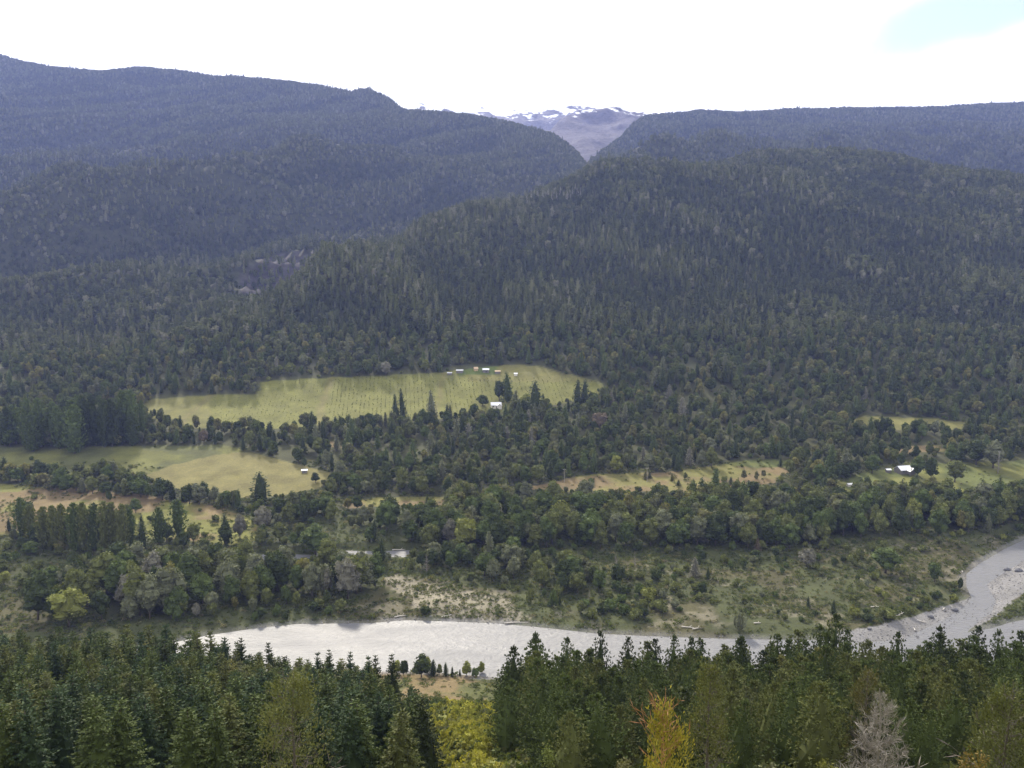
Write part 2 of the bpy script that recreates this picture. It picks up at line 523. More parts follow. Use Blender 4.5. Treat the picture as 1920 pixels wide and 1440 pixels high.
def water_mat():
    m, t = new_mat('river_water')
    out = N(t, 'ShaderNodeOutputMaterial')
    p = N(t, 'ShaderNodeBsdfPrincipled', ins={'Base Color': (0.12, 0.12, 0.122, 1), 'Roughness': 0.4, 'IOR': 1.33, 'Specular IOR Level': 0.5})
    tcn = N(t, 'ShaderNodeTexCoord')
    mp = N(t, 'ShaderNodeMapping', ins={'Scale': (0.7, 1.2, 1.0)})
    L(t, tcn.outputs['Object'], mp.inputs['Vector'])
    n1 = N(t, 'ShaderNodeTexNoise', ins={'Scale': 0.42, 'Detail': 6.0, 'Roughness': 0.65})
    L(t, mp.outputs[0], n1.inputs['Vector'])
    n2 = N(t, 'ShaderNodeTexNoise', ins={'Scale': 0.05, 'Detail': 4.0, 'Distortion': 0.6})
    mp2 = N(t, 'ShaderNodeMapping', ins={'Scale': (0.5, 2.0, 1.0)})
    L(t, tcn.outputs['Object'], mp2.inputs['Vector'])
    L(t, mp2.outputs[0], n2.inputs['Vector'])
    rg = N(t, 'ShaderNodeMapRange', ins={'From Min': 0.35, 'From Max': 0.65, 'To Min': 0.36, 'To Max': 0.54})
    L(t, n2.outputs['Fac'], rg.inputs['Value'])
    L(t, rg.outputs[0], p.inputs['Roughness'])
    bp = N(t, 'ShaderNodeBump', ins={'Strength': 1.0, 'Distance': 0.7})
    L(t, n1.outputs['Fac'], bp.inputs['Height'])
    L(t, bp.outputs[0], p.inputs['Normal'])
    L(t, p.outputs[0], out.inputs['Surface'])
    return m


M_water = water_mat()

# ------------------------------------------------------------------ mesh helpers


def link(name, mesh, parent=None):
    o = bpy.data.objects.new(name, mesh)
    COL.objects.link(o)
    if parent is not None:
        o.parent = parent
    return o


def grid_mesh(name, X, Y, Z, keep=None, tint=None, smooth=True):
    r, c = X.shape
    idx = np.arange(r * c).reshape(r, c)
    q = np.stack([idx[:-1, :-1], idx[:-1, 1:], idx[1:, 1:], idx[1:, :-1]], -1).reshape(-1, 4)
    if keep is not None:
        q = q[keep.reshape(-1)]
    used, inv = np.unique(q, return_inverse=True)
    q = inv.reshape(-1, 4)
    co = np.stack([X, Y, Z], -1).reshape(-1, 3)[used]
    me = bpy.data.meshes.new(name)
    me.vertices.add(len(co))
    me.vertices.foreach_set('co', co.astype(np.float32).ravel())
    me.loops.add(q.size)
    me.loops.foreach_set('vertex_index', q.astype(np.int32).ravel())
    me.polygons.add(len(q))
    me.polygons.foreach_set('loop_start', np.arange(0, q.size, 4, dtype=np.int32))
    me.polygons.foreach_set('loop_total', np.full(len(q), 4, np.int32))
    me.polygons.foreach_set('use_smooth', np.full(len(q), smooth, bool))
    me.update(calc_edges=True)
    if tint is not None:
        a = me.color_attributes.new('tint', 'FLOAT_COLOR', 'POINT')
        tt = np.concatenate([tint.reshape(-1, 3)[used], np.ones((len(used), 1))], 1)
        a.data.foreach_set('color', tt.astype(np.float32).ravel())
    return me


class Geo:
    """Collects faces for one mesh."""

    def __init__(self):
        self.v, self.f, self.m, self.n = [], [], [], 0

    def add(self, v, f, mat=0):
        v = np.asarray(v, float).reshape(-1, 3)
        self.v.append(v)
        for q in f:
            self.f.append(tuple(int(i) + self.n for i in q))
        self.m += [mat] * len(f)
        self.n += len(v)

    def leaves(self, P, D, L_, W, mat=0, nrm=None):
        P = np.asarray(P, float)
        n = len(P)
        D = D / (np.linalg.norm(D, axis=1, keepdims=True) + 1e-9)
        R = rng.normal(size=(n, 3)) if nrm is None else nrm
        T = np.cross(D, R)
        T /= np.linalg.norm(T, axis=1, keepdims=True) + 1e-9
        L_ = np.broadcast_to(np.asarray(L_, float), (n,))[:, None]
        W = np.broadcast_to(np.asarray(W, float), (n,))[:, None]
        mid = P + D * L_ * 0.5
        V = np.stack([P, mid - T * W * 0.5, P + D * L_, mid + T * W * 0.5], 1).reshape(-1, 3)
        i = np.arange(n) * 4 + self.n
        self.v.append(V)
        self.f += [(a, a + 1, a + 2, a + 3) for a in i.tolist()]
        self.m += [mat] * n
        self.n += 4 * n

    def tube(self, pts, radii, sides=6, mat=0):
        pts = np.asarray(pts, float)
        n = len(pts)
        V = []
        for i in range(n):
            d = pts[min(i + 1, n - 1)] - pts[max(i - 1, 0)]
            d = d / (np.linalg.norm(d) + 1e-9)
            a = np.cross(d, (0.0, 0.0, 1.0) if abs(d[2]) < 0.9 else (1.0, 0.0, 0.0))
            a /= np.linalg.norm(a)
            b = np.cross(d, a)
            for k in range(sides):
                w = 2 * math.pi * k / sides
                V.append(pts[i] + radii[i] * (math.cos(w) * a + math.sin(w) * b))
        fs = []
        for i in range(n - 1):
            for k in range(sides):
                k2 = (k + 1) % sides
                fs.append((i * sides + k, i * sides + k2, (i + 1) * sides + k2, (i + 1) * sides + k))
        fs.append(tuple(range(sides))[::-1])
        fs.append(tuple((n - 1) * sides + k for k in range(sides)))
        self.add(V, fs, mat)

    def lump(self, c, r, seg=7, rings=4, jit=0.15, mat=0):
        V, fs = [], []
        c = np.asarray(c, float)
        r = np.asarray(r, float)
        for i in range(rings + 1):
            th = math.pi * i / rings
            for k in range(seg):
                ph = 2 * math.pi * (k + 0.5 * (i % 2)) / seg
                s = 1 + rng.uniform(-jit, jit)
                V.append(c + r * s * np.array([math.sin(th) * math.cos(ph), math.sin(th) * math.sin(ph), math.cos(th)]))
        for i in range(rings):
            for k in range(seg):
                k2 = (k + 1) % seg
                fs.append((i * seg + k, (i + 1) * seg + k, (i + 1) * seg + k2, i * seg + k2))
        self.add(V, fs, mat)

    def box(self, c, s, mat=0, rz=0.0):
        c = np.asarray(c, float)
        h = np.asarray(s, float) / 2
        V = np.array([(x, y, z) for z in (-1, 1) for y in (-1, 1) for x in (-1, 1)], float) * h
        ca, sa = math.cos(rz), math.sin(rz)
        V = np.stack([V[:, 0] * ca - V[:, 1] * sa, V[:, 0] * sa + V[:, 1] * ca, V[:, 2]], 1) + c
        self.add(V, [(0, 2, 3, 1), (4, 5, 7, 6), (0, 1, 5, 4), (2, 6, 7, 3), (0, 4, 6, 2), (1, 3, 7, 5)], mat)

    def mesh(self, name, mats, smooth=False):
        me = bpy.data.meshes.new(name)
        me.from_pydata(np.concatenate(self.v).tolist() if self.v else [], [], self.f)
        for m in mats:
            me.materials.append(m)
        if len(mats) > 1:
            me.polygons.foreach_set('material_index', np.array(self.m, np.int32))
        if smooth:
            me.polygons.foreach_set('use_smooth', np.ones(len(self.f), bool))
        me.update()
        return me


def tag(o, label=None, cat=None, group=None, kind=None):
    if label:
        o['label'] = label
    if cat:
        o['category'] = cat
    if group:
        o['group'] = group
    if kind:
        o['kind'] = kind
    return o


# ------------------------------------------------------------------ setting: ground, fields, mountains, river
PAL = dict(forest=(0.040, 0.042, 0.020), slope=(0.034, 0.037, 0.018), grass=(0.114, 0.114, 0.031), hay=(0.126, 0.113, 0.042), meadow=(0.066, 0.070, 0.025), brown=(0.128, 0.096, 0.048),
           scrub=(0.050, 0.056, 0.023), sand=(0.19, 0.17, 0.125), gravel=(0.155, 0.15, 0.145), tan=(0.058, 0.054, 0.026), bank=(0.08, 0.075, 0.065), fern=(0.12, 0.125, 0.035), green=(0.080, 0.090, 0.028))


def tint_of(x, y, z):
    u, v = project(x, y, z)
    wu = u + 14 * fbm(x, y, 22, 3, 101)
    wv = v + 5 * fbm(x, y, 22, 3, 102)
    n1 = fbm(x, y, 26, 4, 103)
    n2 = fbm(x, y, 9, 3, 104)
    t = np.zeros(x.shape + (3,))
    t[:] = PAL['forest']

    def put(mask, c, k=1.0):
        k = np.asarray(k, float) * mask
        t[:] = t * (1 - k[..., None]) + np.asarray(c) * k[..., None]
    put((y > 600) & (y < 900), (0.052, 0.054, 0.024))
    put(y < 300, PAL['fern'])
    put((y >= 290) & (y < 345), PAL['brown'])
    put((y >= 290) & (y < 345), PAL['meadow'], sstep(0.0, 0.25, n1 + n2 * 0.5))
    put((y >= 345) & (y < 540), PAL['scrub'])
    put((y >= 345) & (y < 480) & (u < 700), PAL['forest'], 0.7 * sstep(-0.2, 0.2, n1))
    fl = in_poly(wu, wv, FLOOD)
    put(fl, PAL['scrub'])
    put(fl, PAL['tan'], sstep(-0.1, 0.25, n1))
    put(fl, PAL['sand'], 0.45 * sstep(0.28, 0.42, n2 + 0.4 * n1))
    put(in_poly(wu, wv, TANLEFT), PAL['tan'])
    s = in_poly(wu, wv, SAND)
    put(s, PAL['sand'], 0.85)
    g = in_poly(wu, wv, GRAVEL) | in_poly(wu, wv, GRAVEL_R)
    put(g, PAL['gravel'])
    put(in_poly(wu, wv, SPIT), PAL['scrub'])
    put(in_poly(u, v, TERRACE), PAL['grass'])
    put(in_poly(u, v, HAY), PAL['hay'])
    m = in_poly(wu, wv, MEADOW)
    put(m, PAL['meadow'])
    put(m, PAL['grass'], 0.6 * sstep(0.05, 0.3, n1))
    b = in_poly(wu, wv, BROWN)
    put(b, PAL['brown'])
    put(b, PAL['grass'], sstep(0.0, 0.25, n1 + (np.abs(v - 908) < 14) * 0.3 + (v > 975) * 0.25))
    for i, p in enumerate(STRIPS):
        q = in_poly(wu, wv, p)
        put(q, PAL['green'] if i in (4, 5) else PAL['brown'])
        put(q, PAL['grass'], 0.8 * sstep(-0.1, 0.2, n1) if i != 2 else 0.8)
    # terrace field: dry tracks and yellower blocks
    tr = in_poly(u, v, TERRACE)
    for ax, ay, bx, by, w in ((400, 738, 345, 785, 8), (622, 708, 600, 770, 9), (832, 700, 818, 770, 6)):
        du = u - (ax + (bx - ax) * np.clip((v - ay) / (by - ay), 0, 1))
        put(tr, PAL['hay'], 0.9 * sstep(w, w * 0.3, np.abs(du)))
    put(tr & (u > 880) & (v < 716), PAL['hay'], 0.55)
    put(tr & (u < 395), PAL['hay'], 0.4)
    put(tr & (u > 860) & (u < 930) & (v < 703), (0.075, 0.10, 0.028), 0.9)
    # river shore stones
    near = (y > 255) & (y < 720)
    xn, yn = x[near], y[near]
    d = seg_dist(xn, yn, RIVER)
    sd = np.where(in_poly(xn, yn, RIVER), -d, d)
    shore = np.zeros(x.shape)
    shore[near] = sstep(5.0, 1.5, sd) * (0.7 + 0.6 * np.clip(n2[near] * 2, -0.5, 0.5))
    put(np.ones_like(shore, bool), PAL['gravel'], np.clip(shore * (0.55 + 0.45 * sstep(690, 760, u) * sstep(1010, 960, u) + 0.4 * g), 0, 1))
    bed = np.zeros(x.shape)
    bed[near] = sstep(0.0, -1.5, sd)
    put(np.ones_like(bed, bool), PAL['bank'], bed)
    hillm = sstep(830, 900, y) * ~tr
    put(np.ones_like(bed, bool), PAL['slope'], hillm)
    return t


rows = np.concatenate([np.arange(-500, -40, 20.0), np.arange(-40, 100, 4.0), np.arange(100, 300, 4.0), np.arange(300, 640, 2.0), np.arange(640, 900, 3.0), np.arange(900, 2050, 9.0)])
cols = np.arange(-760, 2690, 8.0)
RY = np.repeat(rows[:, None], len(cols), 1)
RX = (cols[None, :] - 960) / F * np.maximum(np.maximum(RY, -0.45 * RY) + 60 * sstep(200, 0, RY), 55.0)
RZ = np.maximum(H_valley(RX, RY), -8.0)
T = tint_of(RX, RY, RZ)
cx = (RX[:-1, :-1] + RX[1:, 1:]) / 2
cyy = (RY[:-1, :-1] + RY[1:, 1:]) / 2
cz = (RZ[:-1, :-1] + RZ[1:, 1:]) / 2
fu, fv = project(cx, cyy, cz)
taken = np.zeros(fu.shape, bool)
FIELD_OBJS = [('terrace_field', TERRACE), ('hay_field', HAY), ('meadow', MEADOW), ('dry_field', BROWN), ('dry_field', STRIPS[0]), ('clearing', STRIPS[2]), ('lawn', STRIPS[4])]
for nm, poly in FIELD_OBJS:
    k = in_poly(fu, fv, poly) & (cyy > 400) & ~taken
    taken |= k
    me = grid_mesh(nm, RX, RY, RZ, k, T)
    me.materials.append(M_field)
    tag(link(nm, me), kind='structure')
me = grid_mesh('ground', RX, RY, RZ, ~taken, T)
me.materials.append(M_ground)
tag(link('ground', me), kind='structure')


def mountain(name, H, u0, u1, du, Yr, mat, tint=None):
    c = np.arange(u0, u1, du)
    Y = np.repeat(np.asarray(Yr)[:, None], len(c), 1)
    X = (c[None, :] - 960) / F * Y
    Z = np.maximum(H(X, Y), -8.0)
    tt = None
    if tint:
        u, v = project(X, Y, Z)
        tt = np.zeros(X.shape + (3,))
        tt[:] = tint
        k = in_poly(u + 10 * fbm(X, Y, 60, 3, 5), v, CLIFF)
        tt[k] = (0.040, 0.036, 0.036)
    me = grid_mesh(name, X, Y, Z, None, tt)
    me.materials.append(mat)
    return tag(link(name, me), kind='structure')


mountain('mountain', H_left, -760, 1420, 8, np.arange(800, 4000, 14), M_slope, PAL['slope'])
mountain('mountain', H_right, 700, 2690, 9, np.arange(1360, 4300, 16), M_slope, PAL['slope'])
mountain('rocky_mountain', H_rock, 850, 1700, 4, np.arange(2950, 4900, 18), M_rock)
mountain('snowy_mountain', H_snow, 560, 1320, 3, np.arange(4750, 6700, 20), M_snow)

# water: one level sheet for the river, one for the side channel; the ground rises out of them


def sheet(name, poly, z, mat):
    xs = [p[0] for p in poly]
    ys = [p[1] for p in poly]
    gx = np.arange(max(min(xs), -560) - 8, min(max(xs), 900) + 8, 8.0)
    gy = np.arange(min(ys) - 8, max(ys) + 8, 8.0)
    X, Y = np.meshgrid(gx, gy)
    c = ((X[:-1, :-1] + X[1:, 1:]) / 2, (Y[:-1, :-1] + Y[1:, 1:]) / 2)
    k = in_poly(c[0], c[1], poly) | (seg_dist(c[0], c[1], poly) < 9)
    me = grid_mesh(name, X, Y, np.full(X.shape, z), k)
    me.materials.append(mat)
    return tag(link(name, me), kind='structure')


sheet('river', RIVER, 0.0, M_water)
M_shallow = M_water.copy()
M_shallow.name = 'shallow_water'
for n_ in M_shallow.node_tree.nodes:          # shallow, riffled side water
    if n_.type == 'MAP_RANGE':
        n_.inputs['To Min'].default_value, n_.inputs['To Max'].default_value = 0.55, 0.7
sheet('side_channel', SIDE, 0.75, M_shallow)

# ------------------------------------------------------------------ tree shapes


def trunk_geo(h, r, lean=0.3, sides=6, frac=1.0):
    g = Geo()
    n = 5
    off = rng.uniform(-lean, lean, (n, 2))
    off[0] = 0
    pts = [(off[i, 0] * i / n, off[i, 1] * i / n, -0.6 + (h * frac + 0.6) * i / (n - 1)) for i in range(n)]
    g.tube(pts, [r * 1.25] + [r * (1 - 0.85 * i / (n - 1)) for i in range(1, n)], sides)
    return g


def lobed_crown(h, w, lobes, leaves, size, base=0.12, core=True, droop=0.0, flat_=1.0):
    """Rounded crown: an ovoid body with uneven lobes on it, metres."""
    g = Geo()
    body = np.array([w * 0.38, w * 0.38, h * (0.5 - base * 0.5) * 0.88])
    mid = np.array([0, 0, h * (0.5 + base * 0.5) * 0.97])
    L_ = [(mid, body)]
    for i in range(lobes):
        a = 2.4 * i + rng.uniform(-0.5, 0.5)
        t = min(0.97, max(-0.55, rng.uniform(-0.6, 1.0)))
        q = math.sqrt(1 - t * t)
        c = mid + body * np.array([q * math.cos(a), q * math.sin(a), t]) * rng.uniform(0.72, 0.98)
        rad = w * rng.uniform(0.13, 0.23)
        L_.append((c, np.array([rad, rad, rad * flat_ * rng.uniform(0.9, 1.35)])))
    vol = np.array([l[1][0] * l[1][2] for l in L_])
    cnt = np.maximum(4, (leaves * vol / vol.sum()).astype(int))
    for (c, r), k in zip(L_, cnt):
        d = rng.normal(size=(k, 3))
        d /= np.linalg.norm(d, axis=1, keepdims=True)
        d[:, 2] = np.where(d[:, 2] < -0.5, -d[:, 2], d[:, 2])
        P = c + d * r * rng.uniform(0.82, 1.10, (k, 1))
        D = np.cross(d, rng.normal(size=(k, 3))) + d * 0.3
        D[:, 2] -= droop
        nrm = d + rng.normal(size=(k, 3)) * 0.35
        s = size * rng.uniform(0.6, 1.35, k)
        P = P - D / np.linalg.norm(D, axis=1, keepdims=True) * s[:, None] * 0.5
        g.leaves(P, D, s, s * 0.9, 0, np.cross(D, nrm))
        if core:
            g.lump(c, r * 0.86, 7, 4, 0.15)
    return g


def cone_crown(h, w, leaves, size, base=0.08, power=0.85, core=True, rag=0.22, tip=0.04, up=0.15):
    """Narrow conifer crown of tiered sprays."""
    g = Geo()
    t = rng.uniform(0, 1, leaves) ** 1.25
    a = rng.uniform(0, 2 * math.pi, leaves)
    tier = 0.12 * np.sin(t * 40 + rng.uniform(0, 6)) + rag * (np.sin(a * 3 + t * 9) * 0.35 + rng.uniform(-0.7, 0.5, leaves))
    r = w * 0.5 * (np.clip(1 - t, 0, 1) ** power + tip) * (1 + tier) * np.sqrt(rng.uniform(0.45, 1.0, leaves))
    z = h * (base + (1 - base) * t)
    P = np.stack([r * np.cos(a), r * np.sin(a), z], 1)
    out = np.stack([np.cos(a), np.sin(a), np.full(leaves, up)], 1)
    D = out + rng.normal(size=(leaves, 3)) * 0.45
    nrm = np.stack([np.cos(a) * 0.5, np.sin(a) * 0.5, np.ones(leaves)], 1) + rng.normal(size=(leaves, 3)) * 0.5
    s = size * rng.uniform(0.6, 1.3, leaves) * (1.1 - 0.45 * t)
    P = P - D / np.linalg.norm(D, axis=1, keepdims=True) * s[:, None] * 0.5
    g.leaves(P, D, s, s * 0.6, 0, nrm)
    if core:
        sg = 7
        V, fs = [], []
        lev = 5
        for i in range(lev):
            tt = i / (lev - 1)
            for k in range(sg):
                q = 2 * math.pi * k / sg
                rr = w * 0.5 * 0.66 * ((1 - tt) ** power * 0.97 + 0.02) * rng.uniform(0.8, 1.15) * (0.6 if i == 0 else 1)
                V.append((rr * math.cos(q), rr * math.sin(q), h * (base + (0.97 - base) * tt)))
        for i in range(lev - 1):
            for k in range(sg):
                k2 = (k + 1) % sg
                fs.append((i * sg + k, i * sg + k2, (i + 1) * sg + k2, (i + 1) * sg + k))
        fs.append(tuple(range(sg)))
        g.add(V, fs)
    return g


def column_crown(h, w, leaves, size, base=0.04):
    """Lombardy poplar: a tall column of upright sprays."""
    g = Geo()
    t = rng.uniform(0, 1, leaves)
    a = rng.uniform(0, 2 * math.pi, leaves)
    prof = np.interp(t, [0, 0.08, 0.3, 0.65, 0.88, 1], [0.35, 0.7, 1.0, 0.9, 0.55, 0.08])
    r = w * 0.5 * prof * (1 + 0.22 * np.sin(a * 4 + t * 5) + rng.uniform(-0.25, 0.15, leaves))
    P = np.stack([r * np.cos(a), r * np.sin(a), h * (base + (1 - base) * t)], 1)
    D = np.stack([np.cos(a) * 0.35, np.sin(a) * 0.35, np.ones(leaves)], 1) + rng.normal(size=(leaves, 3)) * 0.3
    nrm = np.stack([np.cos(a), np.sin(a), np.full(leaves, 0.3)], 1) + rng.normal(size=(leaves, 3)) * 0.5
    s = size * rng.uniform(0.7, 1.4, leaves)
    P[:, 2] -= s * 0.5
    g.leaves(P, D, s, s * 0.5, 0, nrm)
    g.lump((0, 0, h * 0.48), (w * 0.33, w * 0.33, h * 0.44), 7, 6, 0.15)
    return g


def inner_cone(g, h, w, prof):
    """The dense shaded inside of a conifer."""
    V, fs, sg = [], [], 9
    n = len(prof)
    for i, p in enumerate(prof):
        for k in range(sg):
            q = 2 * math.pi * k / sg
            rr = w * 0.5 * p * rng.uniform(0.75, 1.15)
            V.append((rr * math.cos(q), rr * math.sin(q), h * (0.06 + 0.86 * i / (n - 1)) + rng.uniform(-0.3, 0.3)))
    for i in range(n - 1):
        for k in range(sg):
            k2 = (k + 1) % sg
            fs.append((i * sg + k, i * sg + k2, (i + 1) * sg + k2, (i + 1) * sg + k))
    fs.append(tuple(range(sg)))
    g.add(V, fs)


def pine_crown(h, w, seed_levels=22):
    """Plantation pine: whorls of upswept branches clothed in brush-like needle tufts."""
    g = Geo()
    P, D, S, Wd = [], [], [], []
    z0 = 0.08
    ph = rng.uniform(0, 6)
    for li in range(seed_levels):
        t = (li + rng.uniform(-0.3, 0.3)) / (seed_levels - 1)
        t = min(max(t, 0), 0.985)
        zz = h * (z0 + (1 - z0) * t)
        prof = np.interp(t, [0, 0.12, 0.35, 0.6, 0.8, 0.93, 1], [0.70, 0.95, 1.0, 0.80, 0.48, 0.2, 0.07])
        nb = 7 if t < 0.75 else 5
        for b in range(nb):
            a = ph + li * 2.4 + 2 * math.pi * b / nb + rng.uniform(-0.35, 0.35)
            ln = w * 0.5 * prof * rng.uniform(0.72, 1.12)
            rise = rng.uniform(0.12, 0.4) + 0.55 * t
            nt_ = max(3, int(ln / 0.30))
            for q in range(nt_):
                f = (q + 1) / nt_
                if f < 0.3:
                    continue
                side = rng.normal(size=3) * 0.16 * (1.0 + 0.4 * ln)
                base = np.array([math.cos(a) * ln * f, math.sin(a) * ln * f, zz + ln * rise * f * f]) + side * f
                k = 5 if f < 0.85 else 8
                dirs = np.array([math.cos(a), math.sin(a), 0.55 + 0.5 * t]) + rng.normal(size=(k, 3)) * 0.62
                P += [base] * k
                D += list(dirs)
                S += list(rng.uniform(0.34, 0.60, k))
                Wd += list(rng.uniform(0.12, 0.22, k))
    for q in range(26):                                     # leader candle
        f = rng.uniform(0, 1)
        P.append((0, 0, h * (0.93 + 0.07 * f)))
        D.append(np.array([0, 0, 1.2]) + rng.normal(size=3) * 0.55)
        S.append(rng.uniform(0.3, 0.5))
        Wd.append(0.1)
    g.leaves(np.array(P), np.array(D), np.array(S), np.array(Wd))
    inner_cone(g, h, w, [0.42, 0.62, 0.62, 0.48, 0.25, 0.02])
    return g


def fir_crown(h, w, levels=26):
    """Douglas fir: level to drooping boughs, each a flat feathered spray."""
    g = Geo()
    P, D, S, Wd = [], [], [], []
    z0 = 0.05
    for li in range(levels):
        t = min(max((li + rng.uniform(-0.4, 0.4)) / (levels - 1), 0), 0.985)
        zz = h * (z0 + (1 - z0) * t)
        prof = (1 - t) ** 0.8 * 0.96 + 0.05
        nb = 8 if t < 0.7 else 6
        for b in range(nb):
            a = li * 2.1 + 2 * math.pi * b / nb + rng.uniform(-0.35, 0.35)
            ln = w * 0.5 * prof * rng.uniform(0.75, 1.15)
            slope = rng.uniform(-0.25, 0.1) + 0.5 * t
            ca, sa = math.cos(a), math.sin(a)
            nt_ = max(3, int(ln / 0.20))
            for q in range(nt_):
                f = (q + 1) / nt_
                if f < 0.2:
                    continue
                x = ln * f
                zb = zz + x * slope - 0.16 * x * f
                span = 0.62 * (1.08 - f * 0.75) * min(1.0, ln)
                for sgn in (-1, 1):
                    for _ in range(2):
                        base = np.array([ca * x, sa * x, zb]) + rng.normal(size=3) * 0.05
                        d = np.array([ca * 0.55 - sgn * sa * 0.85, sa * 0.55 + sgn * ca * 0.85, rng.uniform(-0.62, 0.02)])
                        P.append(base)
                        D.append(d + rng.normal(size=3) * 0.15)
                        S.append(span * rng.uniform(0.7, 1.3))
                        Wd.append(rng.uniform(0.16, 0.30))
            P.append(np.array([ca * ln * 0.9, sa * ln * 0.9, zz + ln * 0.9 * slope - 0.12 * ln]))
            D.append(np.array([ca, sa, slope - 0.2]))
            S.append(0.5)
            Wd.append(0.2)
    for q in range(16):
        P.append((0, 0, h * rng.uniform(0.93, 0.99)))
        D.append(np.array([0, 0, 1.3]) + rng.normal(size=3) * 0.5)
        S.append(rng.uniform(0.25, 0.45))
        Wd.append(0.09)
    g.leaves(np.array(P), np.array(D), np.array(S), np.array(Wd))
    inner_cone(g, h, w, [0.60, 0.56, 0.44, 0.30, 0.14, 0.01])
    return g


def twiggy(h, w, n_branch, twigs, r0, up=0.5, base=0.1, mat=0, fine=0.02, power=0.8):
    """Bare branches of a leafless tree, with the fine twigs as slivers."""
    g = Geo()
    P, D, S = [], [], []
    for i in range(n_branch):
        t = base + (0.97 - base) * (i + rng.uniform(0, 1)) / n_branch
        a = rng.uniform(0, 2 * math.pi)
        ln = w * 0.5 * ((1 - t) ** power + 0.08) * rng.uniform(0.7, 1.2)
        s = np.array([0, 0, h * t])
        d = np.array([math.cos(a), math.sin(a), up + rng.uniform(-0.2, 0.3)])
        m = s + d * ln * 0.5 + rng.normal(size=3) * 0.08 * ln
        e = s + d * ln + np.array([0, 0, 0.15 * ln]) + rng.normal(size=3) * 0.12 * ln
        rr = r0 * (1 - t) * 0.35 + fine
        g.tube([s, m, e], [rr, rr * 0.65, rr * 0.25], 4, mat)
        for q in range(twigs):
            f = rng.uniform(0.15, 1)
            b = s + (m - s) * min(1, f * 2) if f < 0.5 else m + (e - m) * (f * 2 - 1)
            P.append(b)
            D.append(d * 0.6 + rng.normal(size=3) * 0.75 + np.array([0, 0, 0.35]))
            S.append(ln * rng.uniform(0.16, 0.42) + 0.12)
    if P:
        g.leaves(np.array(P), np.array(D), np.array(S), np.array(S) * 0.06 + fine, mat)
    return g


# unit shapes, scaled per tree; each entry: (crown mesh, trunk mesh, height, width)
def shape(name, crown, trunk, h, w, leaf=M_leaf, bark=M_bark):
    return (crown.mesh(name + '_crown', [leaf]), trunk.mesh(name + '_trunk', [bark], True), h, w)


ROUND = [shape('broadleaf', lobed_crown(12, 8, 9 + i % 4, 620, 0.7, 0.08), trunk_geo(8, 0.28), 12, 8) for i in range(6)]
TALLROUND = [shape('broadleaf_tall', lobed_crown(18, 11, 15, 1100, 0.8, 0.08), trunk_geo(14, 0.4), 18, 11) for i in range(5)]
CYPRESS = [shape('cypress', cone_crown(16, 6.2, 420, 1.1, 0.06, 0.55 + 0.12 * (i % 3), True, 0.3, 0.07), trunk_geo(12, 0.25), 16, 6.2) for i in range(5)]
POPLAR = [shape('poplar', column_crown(24, 5.2, 700, 1.2), trunk_geo(12, 0.35, 0.1), 24, 5.2) for i in range(4)]
SHRUB = [shape('shrub', lobed_crown(3.2, 4.2, 7, 300, 0.42, 0.0), trunk_geo(1.2, 0.08, 0.1), 3.2, 4.2) for i in range(4)]
PINE = [shape('pine', pine_crown(15, 6.4), trunk_geo(14.6, 0.22, 0.1), 15, 6.4, M_needle) for i in range(8)]
FIR = [shape('fir', fir_crown(15, 7.4), trunk_geo(14.6, 0.2, 0.1), 15, 7.4, M_needle) for i in range(7)]
DEAD = [shape('dead', twiggy(13, 5.0, 46, 16, 0.2), trunk_geo(13, 0.2, 0.2), 13, 5.0, M_pale_bark, M_pale_bark) for i in range(3)]
GREYDEAD = [shape('dead_grey', twiggy(13, 5.0, 46, 16, 0.2), trunk_geo(13, 0.2, 0.2), 13, 5.0, M_dead, M_dead) for i in range(2)]

# ------------------------------------------------------------------ uncounted masses


def proto_collection(name, meshes):
    c = bpy.data.collections.new(name)
    for i, me in enumerate(meshes):
        c.objects.link(bpy.data.objects.new('%s_%02d' % (name, i), me))
    return c


def restuff(me, mat, name):
    m2 = me.copy()
    m2.name = name
    m2.materials.clear()
    m2.materials.append(mat)
    return m2


